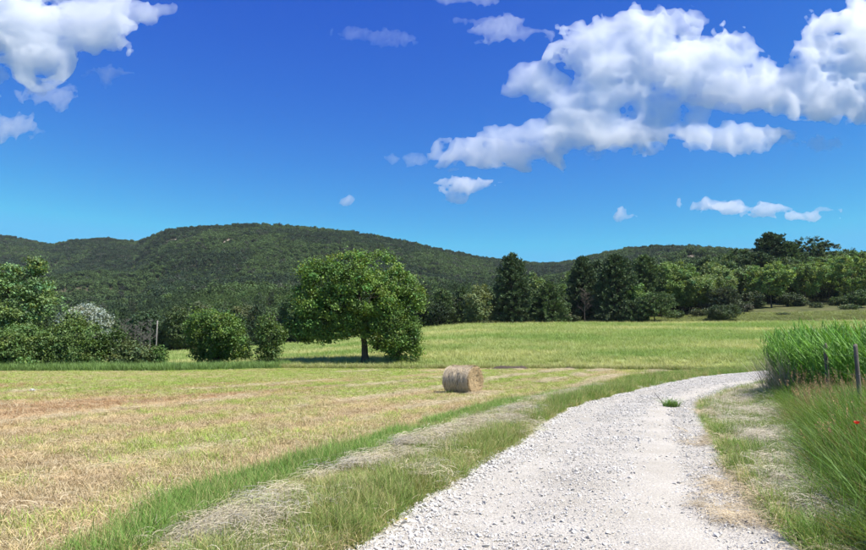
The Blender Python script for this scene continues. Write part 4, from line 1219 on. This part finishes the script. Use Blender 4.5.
# --- reeds
def reed(k):
    mb = MB(); r = gr
    for _ in range(6):
        b = np.array([*r.normal(0, .16, 2), -.02]); a = r.uniform(0, 6.28); h = r.uniform(1.45, 1.95)
        e = b + np.array([math.cos(a) * .18, math.sin(a) * .18, h])
        p = wob(b, e, r, 7, .02); mb.add(*tube(p, np.linspace(.006, .003, 7), 4), np.array((.9, .95, .8)))
        for m in range(13):
            t = r.uniform(.12, 1.0); c0 = np.array([np.interp(t, np.linspace(0, 1, 7), p[:, q]) for q in range(3)])
            aa = r.uniform(0, 6.28); L = r.uniform(.32, .6); d = np.array([math.cos(aa), math.sin(aa), 0]); sd = np.array([-math.sin(aa), math.cos(aa), 0])
            el_ = r.uniform(.9, 2.2); dr = r.uniform(.1, .7)
            vs, cs = [], []
            for s in (0, .35, .7, 1.0):
                cc_ = c0 + (d * s + np.array([0, 0, el_ * s - dr * s * s])) * L / math.hypot(1, el_); ww = .013 * (1 - s) ** .6 * (0.5 + s * 1.2) + .0012
                vs += [cc_ - sd * ww, cc_ + sd * ww]
            mb.add(np.array(vs), np.array([[2 * q, 2 * q + 1, 2 * q + 3, 2 * q + 2] for q in range(3)]), np.ones(3) * r.uniform(.75, 1.2))
    return proto('reed_clump', mb.mesh('reed_clump', [M_BLADE]))
REED = [reed(k) for k in range(5)]
X, Y = sample_rect(9.5, 30, 14.5, 34, 13)
left_edge = np.interp(Y, [14.5, 17, 20, 23, 28, 34], [10.6, 10.7, 10.9, 12.0, 16.2, 22.0]) 
k = (X > left_edge + (fbm(X * .8, Y * .8, octv=2) - .5) * .8) & (X < .80 * Y + 3) & (X > road_right_x(Y) + 1.3)
X, Y = X[k], Y[k]; n = len(X)
edge = smooth(1.8, 0.0, X - np.interp(Y, [14.5, 17, 20, 23, 28, 34], [10.6, 10.7, 10.9, 12.0, 16.2, 22.0]))
c = np.array((.15, .31, .05))[None] * gr.uniform(.7, 1.3, (n, 1))
c[gr.random(n) < .06] = np.array((.3, .26, .16))
rt = rots(n, .06, gr); rt[:, 2] = gr.uniform(-.5, .5, n); rt[:, 1] -= .3 * edge * gr.uniform(.3, 1.2, n)
s = gr.uniform(.8, 1.12, n) * np.interp(Y, [14.5, 18, 34], [.82, 1.0, 1.0])
scatter('reeds', np.column_stack([X, Y, height(X, Y)]), np.column_stack([s, s, s]), rt, c, gr.integers(0, 5, n), REED, label='dense bed of tall bright green reeds beside the bend of the track')
# dry grey stalks leaning out of the reed bed over the verge
DRYS = [tuft('dry_stalks', M_STRAW, 12, 1.25, .012, .15, .28, .18, hv=.3, segs=4) for _ in range(2)]
m = 60; Yd = gr.uniform(19.5, 24.5, m); Xd = np.interp(Yd, [17, 20, 23, 28], [10.7, 10.9, 12.0, 16.2]) + gr.normal(0, .25, m)
rt = rots(m, .1, gr); rt[:, 1] -= .3; rt[:, 2] = gr.normal(0, .5, m)
scatter('dry_reeds', np.column_stack([Xd, Yd, height(Xd, Yd)]), gr.uniform(.8, 1.15, m), rt, np.array((.42, .37, .30))[None] * gr.uniform(.7, 1.2, (m, 1)), gr.integers(0, 2, m), DRYS, label='dry grey stalks leaning out of the reed bed towards the track')

# --- meadow grass
X, Y = dist_sample(90000, 66.3, 165, lambda Y: -.76 * Y, lambda Y: .80 * Y, .9)
px = CW / 2 + F * X / Y
k = (Y < forest_start(px) + 6)
X, Y = X[k], Y[k]; n = len(X)
f1 = fbm(X * .05 + 1, Y * .12 + 4, octv=4); f2 = fbm(X * .3, Y * .5, octv=3)
g = np.clip((f1 - .5) * 3.6 + .36 + (f2 - .5) * 1.2, 0, 1)
c = np.array((.25, .35, .095))[None] * (1 - g)[:, None] + np.array((.52, .51, .23))[None] * g[:, None]
gg = smooth(.55, .7, f2) * (Y < 95); c = c * (1 - .5 * gg)[:, None] + np.array((.19, .32, .07))[None] * (.5 * gg)[:, None]
slope = (Y > 149)
c[slope] = (np.array((.26, .29, .115))[None] * np.ones((slope.sum(), 1)) * (.6 + .8 * f2[slope])[:, None])
c *= gr.uniform(.8, 1.25, (n, 1))
s = gr.uniform(.8, 1.4, n) * (1.0 + .006 * (Y - 66))
sz = s * gr.uniform(.6, 1.15, n) * np.where(slope, .6, .9)
scatter('meadow_grass', np.column_stack([X, Y, height(X, Y)]), np.column_stack([s, s, sz]), rots(n, .1, gr), c, gr.integers(0, 3, n), MEAD, label='tall pale green grass of the unmown meadow')
# lush strip below the thicket, at the left edge of the mown field
X, Y = gr.uniform(-48, -15, 6000), gr.uniform(-1.0, 6.0, 6000)
Y = mown_far(X) + Y
k = (X > -.76 * Y) ; X, Y = X[k], Y[k]; n = len(X)
s = gr.uniform(.8, 1.3, n)
scatter('ditch_grass', np.column_stack([X, Y, height(X, Y)]), np.column_stack([s, s, s * gr.uniform(.9, 1.6, n)]), rots(n, .12, gr), np.array((.19, .29, .085))[None] * gr.uniform(.7, 1.3, (n, 1)), gr.integers(0, 3, n), MEAD, label='lush green grass strip below the thicket')
# rough grass along the whole far edge of the mown field
X = gr.uniform(-17, 24, 2600); Y = mown_far(np.minimum(X, 19)) + gr.uniform(-.1, 1.6, 2600); n = len(X)
s = gr.uniform(.7, 1.2, n)
scatter('edge_grass', np.column_stack([X, Y, height(X, Y)]), np.column_stack([s, s, s * gr.uniform(.6, 1.2, n)]), rots(n, .12, gr), np.where((gr.random(n) < .5)[:, None], np.array((.33, .37, .13))[None], np.array((.45, .42, .2))[None]) * gr.uniform(.7, 1.2, (n, 1)), gr.integers(0, 3, n), MEAD,
        label='rough grass along the far edge of the mown field')

# --- loose stones of the track
def stone(k):
    r = gr; import itertools
    v = rand_dirs(14, r) * np.array([1, .8, .55]) * r.uniform(.8, 1.1, (14, 1))
    bm = bmesh.new()
    for p in v: bm.verts.new(p)
    bmesh.ops.convex_hull(bm, input=list(bm.verts))
    for f in bm.faces: f.smooth = False
    me = bpy.data.meshes.new('gravel_stone'); bm.to_mesh(me); bm.free(); me.materials.append(M_STONE)
    return proto('gravel_stone', me)
import bmesh
def stone_mat(nt, out):
    ai = N(nt, 'ShaderNodeAttribute', attribute_name='icol', attribute_type='INSTANCER')
    f = noise(nt, 60, 4, .6)
    c = mixc(nt, 1.0, ai.outputs['Color'], ramp(nt, f, [(.3, (.85, .84, .82)), (.7, (1.05, 1.05, 1.05))]), 'MULTIPLY')
    p = N(nt, 'ShaderNodeBsdfPrincipled', Roughness=.85); p.inputs['Specular IOR Level'].default_value = .25
    nt.links.new(c, p.inputs['Base Color']); nt.links.new(p.outputs[0], out.inputs['Surface'])
M_STONE = mat('limestone', stone_mat)
STONE = [stone(k) for k in range(6)]
def road_z(X, Y, u):
    t = np.clip(u, 0, 1)
    cr = 0.045 * np.sin(np.pi * t) - 0.035 * (np.exp(-((t - .27) / .09) ** 2) + np.exp(-((t - .74) / .09) ** 2))
    return height(X, Y) + .022 + cr * .8 + (fbm(X * 2.2, Y * 2.2, octv=4) - .5) * .035
X, Y = dist_sample(210000, 3.3, 58, lambda Y: road_left_x(Y) - .5, lambda Y: road_right_x(Y) + .45, 1.55)
u = road_u(X, Y)
band = .55 + .45 * np.cos((u - .5) * 2 * np.pi * 2.1)                    # loose stones gather between and beside the wheel tracks
cl = fbm(X * .9 + 7, Y * .9, octv=3)
edge = smooth(.14, .0, u) * 1.2 + smooth(.9, 1.0, u) * .5
keep = gr.random(len(X)) < np.clip(.42 + .5 * band * smooth(.35, .65, cl) + edge, 0, 1)
keep &= (u > -.13) & (u < 1.1)
X, Y, u = X[keep], Y[keep], u[keep]; n = len(X)
s = .0062 * np.exp(gr.normal(0, .52, n)) * (1 + .035 * Y) * (1 + .55 * smooth(.16, .0, u)) * (1 + .35 * smooth(.5, .75, fbm(X * .9 + 7, Y * .9, octv=3)))
s = np.minimum(s, .045)
tone = gr.normal(.56, .05, n)[:, None] * np.array((1, .955, .87))[None]
dk = gr.random(n) < .05; tone[dk] *= gr.uniform(.35, .75, (dk.sum(), 1))
scatter('gravel', np.column_stack([X, Y, road_z(X, Y, u) + s * .2]), s, gr.uniform(0, 6.28, (n, 3)) * np.array([.08, .08, 1]), np.clip(tone, .08, .72), gr.integers(0, 6, n), STONE, label='loose white limestone gravel on the track')
# ------------------------------------------------------------------ objects: bale, posts, pole, poppy, weed, stones
obr = np.random.default_rng(77)
def bale_mat(nt, out):
    tc = N(nt, 'ShaderNodeTexCoord')
    mp = N(nt, 'ShaderNodeMapping'); mp.inputs['Scale'].default_value = (0.5, 9, 9)
    nt.links.new(tc.outputs['Object'], mp.inputs['Vector'])
    f = noise(nt, 5, 7, .7, tc.outputs['Object']); f2 = noise(nt, 34, 4, .7, tc.outputs['Object'])
    c = ramp(nt, f, [(.3, (.30, .22, .13)), (.5, (.48, .38, .24)), (.7, (.60, .50, .35))])
    c = mixc(nt, 1.0, c, ramp(nt, f2, [(.3, (.6, .58, .55)), (.7, (1.15, 1.15, 1.15))]), 'MULTIPLY')
    p = N(nt, 'ShaderNodeBsdfPrincipled', Roughness=.95); p.inputs['Specular IOR Level'].default_value = .1
    bp = N(nt, 'ShaderNodeBump', Strength=1.0, Distance=.04)
    nt.links.new(f2, bp.inputs['Height']); nt.links.new(bp.outputs[0], p.inputs['Normal'])
    nt.links.new(c, p.inputs['Base Color']); nt.links.new(p.outputs[0], out.inputs['Surface'])
M_BALE = mat('hay_bale', bale_mat)
M_STRAND = leaf_material('bale_strand', .12, .8, False, .15, tcol=(1.1, 1.0, .8))
BX, BY = ground_pt(463, 392.5)
RAD, LEN = .565, 1.2
bale = thing('hay_bale', 'round bale of dry hay lying on the mown field', 'hay bale', (BX, BY, h1(BX, BY) + RAD * .97), R(-37))
na, nl = 72, 26
A_, S_ = np.meshgrid(np.linspace(0, 2 * np.pi, na, endpoint=False), np.linspace(-1, 1, nl))
rb = RAD * (1 - .05 * np.abs(S_) ** 6) + (fbm(S_ * 4 + 5, np.cos(A_) * 4 + 8, np.sin(A_) * 4 + 3, 4) - .5) * .11
rb = rb * (1 - .035 * np.clip(-np.sin(A_), 0, 1) ** 4)
vb = np.stack([S_ * LEN / 2, np.cos(A_) * rb, np.sin(A_) * rb], -1).reshape(-1, 3)
i = np.arange(nl - 1)[:, None] * na; j = np.arange(na)[None, :]; j2 = (j + 1) % na
qb = np.stack([i + j, i + na + j, i + na + j2, i + j2], -1).reshape(-1, 4)
add('barrel', make_mesh('barrel', vb, qb, [M_BALE], True), bale)
for sgn in (1, -1):
    nr = 14
    vs = []
    ring = vb.reshape(nl, na, 3)[-1 if sgn > 0 else 0]
    for k in range(nr + 1):
        f = 1 - k / nr
        p = ring * np.array([1, max(f, .002), max(f, .002)])
        aa = np.linspace(0, 2 * np.pi, na, endpoint=False)
        p = p + np.stack([sgn * ((fbm(np.cos(aa) * f * 5 + 3, np.sin(aa) * f * 5 + 6, octv=3) - .5) * .10 + .035 * np.sin(f * 26 + aa) * (k > 0) + .03 * (1 - f)) * (k > 0), 0 * aa, 0 * aa], -1)
        vs.append(p)
    i = np.arange(nr)[:, None] * na
    q = np.stack([i + j, i + na + j, i + na + j2, i + j2], -1).reshape(-1, 4)
    if sgn < 0: q = q[:, ::-1]
    add('end_face', make_mesh('end_face', np.vstack(vs), q, [M_BALE], True), bale, label='round end of the bale with rolled layers of hay')
mb = MB()
for k in range(5200):
    a = obr.uniform(0, 6.283); s = obr.uniform(-1, 1); l = obr.uniform(.10, .34); sk = obr.normal(0, .22)
    ts = np.linspace(-.5, .5, 4); lift = abs(obr.normal(0, .012)) + .004
    rr_ = RAD * .995 + (fbm(np.array([s * 4 + 5]), np.array([math.cos(a) * 4 + 8]), np.array([math.sin(a) * 4 + 3]), 4)[0] - .5) * .11 + lift
    an = a + ts * l / RAD; x = s * LEN / 2 + ts * l * sk
    re = rr_ + (ts + .5) * abs(obr.normal(0, .025))
    p = np.stack([x, np.cos(an) * re, np.sin(an) * re], -1); w = np.array([obr.uniform(.003, .006), 0, 0])
    mb.add(np.stack([p - w, p + w], 1).reshape(-1, 3), np.array([[2 * m, 2 * m + 1, 2 * m + 3, 2 * m + 2] for m in range(3)]), np.array((.66, .55, .38)) * obr.uniform(.6, 1.3))
for k in range(2600):
    a = obr.uniform(0, 6.283); rd = RAD * .97 * math.sqrt(obr.random()); sg = 1 if obr.random() < .75 else -1
    c = np.array([sg * (LEN / 2 + .045 + obr.normal(0, .015)), math.cos(a) * rd, math.sin(a) * rd])
    d = np.array([sg * abs(obr.normal(0, .35)), -math.sin(a) + obr.normal(0, .5), math.cos(a) + obr.normal(0, .5)]); d /= np.linalg.norm(d); l = obr.uniform(.07, .2)
    w = np.cross(d, np.array([1, 0, 0])) * .004
    p = np.array([c - d * l / 2, c, c + d * l / 2 + np.array([0, 0, -.02])])
    mb.add(np.stack([p - w, p + w], 1).reshape(-1, 3), np.array([[0, 1, 3, 2], [2, 3, 5, 4]]), np.array((.66, .5, .29)) * obr.uniform(.5, 1.3))
add('hay_strands', mb.mesh('hay_strands', [M_STRAND]), bale, kind='stuff')
# hay that fell from the bale onto the stubble
th = np.random.default_rng(6)
m = 120; ax = np.array([math.cos(R(-37)), math.sin(R(-37))])
pp = np.array([BX, BY])[None] + ax[None] * (LEN / 2 + np.abs(th.normal(0, .22, m)))[:, None] + np.array([-ax[1], ax[0]])[None] * th.normal(0, .35, m)[:, None]
scatter('loose_hay', np.column_stack([pp, height(pp[:, 0], pp[:, 1]) + .03]), th.uniform(.6, 1.1, m), rots(m, .2, th), np.array((.6, .5, .33))[None] * th.uniform(.7, 1.15, (m, 1)), th.integers(0, 4, m), HAY, label='loose hay fallen at the end of the round bale')

def wood_mat(nt, out):
    tc = N(nt, 'ShaderNodeTexCoord'); mp = N(nt, 'ShaderNodeMapping'); mp.inputs['Scale'].default_value = (1, 1, .06)
    nt.links.new(tc.outputs['Object'], mp.inputs['Vector'])
    f = noise(nt, 55, 6, .7, mp.outputs[0]); f2 = noise(nt, 4, 3, .5, tc.outputs['Object'])
    c = ramp(nt, f, [(.3, (.05, .042, .033)), (.55, (.15, .128, .10)), (.75, (.27, .235, .19))])
    c = mixc(nt, .5, c, ramp(nt, f2, [(.3, (.75, .72, .66)), (.7, (1.1, 1.08, 1.02))]), 'MULTIPLY')
    p = N(nt, 'ShaderNodeBsdfPrincipled', Roughness=.9); bp = N(nt, 'ShaderNodeBump', Strength=.8, Distance=.008)
    nt.links.new(f, bp.inputs['Height']); nt.links.new(bp.outputs[0], p.inputs['Normal'])
    nt.links.new(c, p.inputs['Base Color']); nt.links.new(p.outputs[0], out.inputs['Surface'])
M_WOOD = mat('weathered_wood', wood_mat)
def wire_mat(nt, out):
    p = N(nt, 'ShaderNodeBsdfPrincipled', Roughness=.55, Metallic=.9); p.inputs['Base Color'].default_value = (.22, .2, .18, 1)
    nt.links.new(p.outputs[0], out.inputs['Surface'])
M_WIRE = mat('old_wire', wire_mat)
def post(px, Y, top_y, rad, label, tilt, seed):
    r = np.random.default_rng(seed); x, y, z = on_ground(px, Y); zt = unproject(px, top_y, Y)[2]
    H = zt - z
    o = thing('fence_post', label, 'fence post', (x, y, z), r.uniform(0, 3), 'weathered fence posts in the tall grass')
    o.rotation_euler[1] = tilt
    n = 12; zs = np.array([-.3, .2, H * .45, H * .75, H - .03, H - .005]); vs = []
    a = np.linspace(0, 2 * np.pi, n, endpoint=False)
    prof = 1 + .12 * np.cos(2 * a + 1) + r.normal(0, .03, n)
    for q, zz in enumerate(zs):
        rr_ = rad * prof * (1 + r.normal(0, .02, n)) * (1.05 - .08 * zz / H) * (.86 if q == len(zs) - 1 else 1)
        tp_ = (.02 * np.cos(a + 1) if q >= len(zs) - 2 else 0)
        vs.append(np.stack([np.cos(a) * rr_, np.sin(a) * rr_, zz + tp_ + 0 * a], -1))
    k = len(zs); i = np.arange(k - 1)[:, None] * n; j = np.arange(n)[None, :]; j2 = (j + 1) % n
    q = np.stack([i + j, i + j2, i + n + j2, i + n + j], -1).reshape(-1, 4)
    V = np.vstack(vs + [np.array([[0, 0, H - .012]])]); e = (k - 1) * n
    tri = np.stack([e + np.arange(n), e + (np.arange(n) + 1) % n, np.full(n, len(V) - 1)], -1)
    add('shaft', make_mesh('shaft', V, [q, tri], [M_WOOD], True), o)
    for hz in (H * .62, H * .86):
        st = MB()
        aa = np.linspace(-.8, .8, 6) + r.uniform(2.5, 3.6)
        st.add(*tube(np.stack([np.cos(aa) * rad * 1.12, np.sin(aa) * rad * 1.12, hz + .004 * np.arange(6)], -1), np.full(6, .0035), 5))
        add('wire_staple', st.mesh('wire_staple', [M_WIRE], True), o)
    return (x, y, z, H)
pA = post(855, 12.2, 344.5, .043, 'nearest grey weathered fence post, tallest in the grass at the right edge', .02, 1)
pB = post(824.5, 17.2, 343.5, .047, 'darker fence post farther back, half sunk among the reeds', -.03, 2)
# old wires strung between the posts and on past the frame edge
for fz in (.62, .86):
    a = np.array([pA[0], pA[1], pA[2] + pA[3] * fz]); b = np.array([pB[0], pB[1], pB[2] + pB[3] * fz]); d = (a - b)
    ts = np.linspace(0, 1.9, 24)[:, None]
    p = b + d * ts; sag = np.sin(np.pi * (ts[:, 0] % 1.0)) * .03; p[:, 2] -= sag
    v, q = tube(p - np.array([.06, 0, 0]), np.full(24, .0016), 4)
    m_ = MB(); m_.add(v, q)
    add('fence_wire', m_.mesh('fence_wire', [M_WIRE], True), label='thin upper rusty wire strung between the two fence posts' if fz > .7 else 'thin lower rusty wire strung between the two fence posts', category='wire', group='old fence wires')

# utility pole at the wood edge
x, y, z = on_ground(157, 100)
zt = unproject(157, 320.5, 100)[2]
pole = thing('utility_pole', 'pale grey utility pole standing beside the bare trees', 'pole', (x, y, z))
mp_ = MB(); mp_.add(*tube([(0, 0, -.5), (0, 0, (zt - z) * .5), (0, 0, zt - z)], [.10, .09, .075], 10))
def conc(nt, out):
    f = noise(nt, 3, 5, .6); c = ramp(nt, f, [(.3, (.16, .145, .125)), (.7, (.27, .25, .22))])
    p = N(nt, 'ShaderNodeBsdfPrincipled', Roughness=.85); nt.links.new(c, p.inputs['Base Color']); nt.links.new(p.outputs[0], out.inputs['Surface'])
M_POLE = mat('pole_wood', conc)
add('shaft', mp_.mesh('shaft', [M_POLE], True), pole)
for dz in (.15, .45):
    mc = MB(); mc.add(*tube([(-.2, 0, zt - z - dz), (.2, 0, zt - z - dz)], [.03, .03], 6)); add('bracket', mc.mesh('bracket', [M_WIRE], True), pole)

# poppy
def flat_mat(name, col, rough=.6, trans=.3):
    def b(nt, out):
        f = noise(nt, 40, 3, .6); c = ramp(nt, f, [(.3, tuple(v * .8 for v in col)), (.7, tuple(min(1, v * 1.15) for v in col))])
        p = N(nt, 'ShaderNodeBsdfPrincipled', Roughness=rough); t = N(nt, 'ShaderNodeBsdfTranslucent'); m = N(nt, 'ShaderNodeMixShader'); m.inputs[0].default_value = trans
        nt.links.new(c, p.inputs['Base Color']); nt.links.new(c, t.inputs['Color'])
        nt.links.new(p.outputs[0], m.inputs[1]); nt.links.new(t.outputs[0], m.inputs[2]); nt.links.new(m.outputs[0], out.inputs['Surface'])
    return mat(name, b)
M_RED = flat_mat('poppy_red', (.62, .035, .012)); M_STEM = flat_mat('stem_green', (.11, .18, .04)); M_BLACK = flat_mat('poppy_centre', (.02, .018, .02), .7, 0); M_YEL = flat_mat('flower_yellow', (.75, .55, .03))
def flower(px, py, Y, label, cat, petal_m, R0, npet, seed, nm):
    r = np.random.default_rng(seed); X_, _, Zt = unproject(px, py, Y); z0 = h1(X_, Y)
    o = thing(nm, label, cat, (X_, Y, z0)); H = Zt - z0
    ms = MB(); sp = wob((0, 0, -.02), (0, 0, H), r, 6, .04); ms.add(*tube(sp, np.linspace(.003, .002, 6), 5)); add('stem', ms.mesh('stem', [M_STEM], True), o)
    for k in range(npet):
        a0 = k * 6.283 / npet + r.normal(0, .1); vs = []
        for u in np.linspace(0, 1, 5):
            for v in np.linspace(-1, 1, 5):
                aa = a0 + v * (3.3 / npet) * .95; rr_ = R0 * u * (1 - .18 * v * v); vs.append((math.cos(aa) * rr_, math.sin(aa) * rr_, H + R0 * (.75 * u * u + .08 * math.sin(v * 7) * u) + (k % 2) * .003))
        q = np.array([[i * 5 + j, i * 5 + j + 1, i * 5 + j + 6, i * 5 + j + 5] for i in range(4) for j in range(4)])
        pm = make_mesh('petal', vs, q, [petal_m], True); add('petal', pm, o)
    mc = MB(); mc.add(*tube([(0, 0, H), (0, 0, H + R0 * .18), (0, 0, H + R0 * .3)], [R0 * .2, R0 * .24, R0 * .12], 8)); add('flower_centre', mc.mesh('flower_centre', [M_BLACK], True), o)
flower(857, 424, 6.7, 'red poppy flower in the tall grass at the right edge', 'poppy', M_RED, .034, 4, 4, 'poppy')
X_, Y_ = ground_pt(406, 524)
flower(406, 519.5, Y_, 'tiny yellow flower at the left edge of the gravel', 'flower', M_YEL, .016, 6, 5, 'yellow_flower')

# weed growing in the middle of the track, with a dead twig
X_, Y_ = ground_pt(671, 407)
wr = np.random.default_rng(12)
weed = thing('weed_clump', 'small green weed clump growing in the gravel of the track', 'weed', (X_, Y_, h1(X_, Y_) + .03))
lm = MB(); v, q, c = blades(160, .26, .02, .24, .55, .5, wr); lm.add(v, q, c * np.array((.14, .25, .06)))
add('leaves', lm.mesh('leaves', [M_LEAF]), weed)
sm = MB()
for k in range(7):
    a = wr.uniform(0, 6.28); sm.add(*tube(wob((0, 0, -.02), (math.cos(a) * .14, math.sin(a) * .14, .16), wr, 4, .1), [.005, .004, .003, .002], 4))
add('stem', sm.mesh('stem', [M_STEM], True), weed)
X2_, Y2_ = ground_pt(665, 405.5)
twig = thing('dead_twig', 'thin dead twig sticking up from the gravel beside the weed clump', 'twig', (X2_, Y2_, h1(X2_, Y2_) + .02))
tb = wob((0, 0, -.03), (-.32, .05, .42), wr, 6, .06)
add('stem', (lambda m_: (m_.add(*tube(tb, np.linspace(.013, .005, 6), 5)), m_.mesh('stem', [M_BARK], True))[1])(MB()), twig)
bm_ = MB()
for k, e in ((2, (-.02, .02, .26)), (3, (-.36, .0, .20))): bm_.add(*tube(wob(tb[k], e, wr, 4, .1), [.007, .006, .005, .003], 4))
add('branch', bm_.mesh('branch', [M_BARK], True), twig)

# larger pale stones that can be told apart along the left edge of the gravel
def rock_mesh(r, sx, sy, sz):
    v = rand_dirs(26, r) * np.array([sx, sy, sz]) * r.uniform(.85, 1.08, (26, 1)); b = bmesh.new()
    for p in v: b.verts.new(p)
    bmesh.ops.convex_hull(b, input=list(b.verts)); me = bpy.data.meshes.new('stone'); b.to_mesh(me); b.free(); return me
def rock_mat(nt, out):
    f = noise(nt, 30, 5, .6); c = ramp(nt, f, [(.3, (.44, .43, .40)), (.7, (.62, .61, .58))])
    p = N(nt, 'ShaderNodeBsdfPrincipled', Roughness=.9); bp = N(nt, 'ShaderNodeBump', Strength=.5, Distance=.01); nt.links.new(f, bp.inputs['Height'])
    nt.links.new(bp.outputs[0], p.inputs['Normal']); nt.links.new(c, p.inputs['Base Color']); nt.links.new(p.outputs[0], out.inputs['Surface'])
M_ROCK = mat('pale_limestone', rock_mat)
def stone_at(px, py, w, label, nm='stone'):
    X_, Y_ = ground_pt(px, py); me = rock_mesh(obr, w, w * .7, w * .45); me.materials.append(M_ROCK)
    o = add(nm, me, None, (X_, Y_, h1(X_, Y_) + .02 + w * .2), label=label, category='stone'); o.rotation_euler = (0, 0, obr.uniform(0, 6))
stone_at(32, 391.5, .15, 'flat pale stone lying out in the mown field at the left')
stone_at(392, 541, .045, 'pale angular stone at the lowest left corner of the gravel')
stone_at(433, 513, .04, 'pale stone at the gravel edge below the yellow flower')
stone_at(480, 478, .045, 'pale stone where the hay verge meets the gravel')

# dark strip of turned earth at the far edge of the mown field
def earth(nt, out):
    f = noise(nt, 8, 5, .7); c = ramp(nt, f, [(.3, (.03, .022, .016)), (.7, (.11, .08, .055))])
    p = N(nt, 'ShaderNodeBsdfPrincipled', Roughness=.95); nt.links.new(c, p.inputs['Base Color']); nt.links.new(p.outputs[0], out.inputs['Surface'])
M_EARTH = mat('dark_earth', earth)
def earth_ridge(x0, x1, Y, hgt, label):
    nx, ny = int((x1 - x0) / .12), 9
    gx, gy = np.meshgrid(np.linspace(x0, x1, nx), np.linspace(-.5, .5, ny), indexing='ij')
    yy = Y + gy + (fbm(gx * .5, gx * 0 + Y, octv=2) - .5) * .8
    endf = smooth(0, .8, gx - x0) * smooth(0, .8, x1 - gx)
    zz = height(gx, yy) - .03 + (np.cos(gy * np.pi) * hgt * (.4 + 1.1 * fbm(gx * 1.5, gy * 3 + Y, octv=3))) * endf
    i = np.arange(nx - 1)[:, None] * ny; j = np.arange(ny - 1)[None, :]
    q = np.stack([i + j, i + ny + j, i + ny + j + 1, i + j + 1], -1).reshape(-1, 4)
    add('earth_bank', make_mesh('earth_bank', np.stack([gx, yy, zz], -1).reshape(-1, 3), q, [M_EARTH], True), label=label, category='earth', group='dark earth at the field edge')
earth_ridge(5.6, 9.6, 64.5, .34, 'dark low ridge of turned earth beyond the hay bale')
earth_ridge(12.5, 17.8, 64.0, .26, 'longer dark ridge of earth nearer the track at the field edge')

# ------------------------------------------------------------------ thin summer haze: the air between the camera and the hills
def haze_mat(nt, out):
    v = N(nt, 'ShaderNodeVolumePrincipled', Density=HAZE, Anisotropy=0.0)
    v.inputs['Color'].default_value = (0.82, 0.90, 1.0, 1)
    for nm in ('Density Attribute', 'Color Attribute', 'Temperature Attribute'):
        if nm in v.inputs: v.inputs[nm].default_value = ''
    nt.links.new(v.outputs[0], out.inputs['Volume'])
HAZE = 0.00004
top = float(GZ.max()) + 25.0
bx = 9300.0
hv = [(x, y, z) for z in (float(GZ.min()) - 1.0, top) for y in (-bx, bx) for x in (-bx, bx)]
hf = np.array([[0, 2, 3, 1], [4, 5, 7, 6], [0, 1, 5, 4], [2, 6, 7, 3], [0, 4, 6, 2], [1, 3, 7, 5]])
add('haze', make_mesh('haze', hv, hf, [mat('haze', haze_mat)]), kind='stuff')
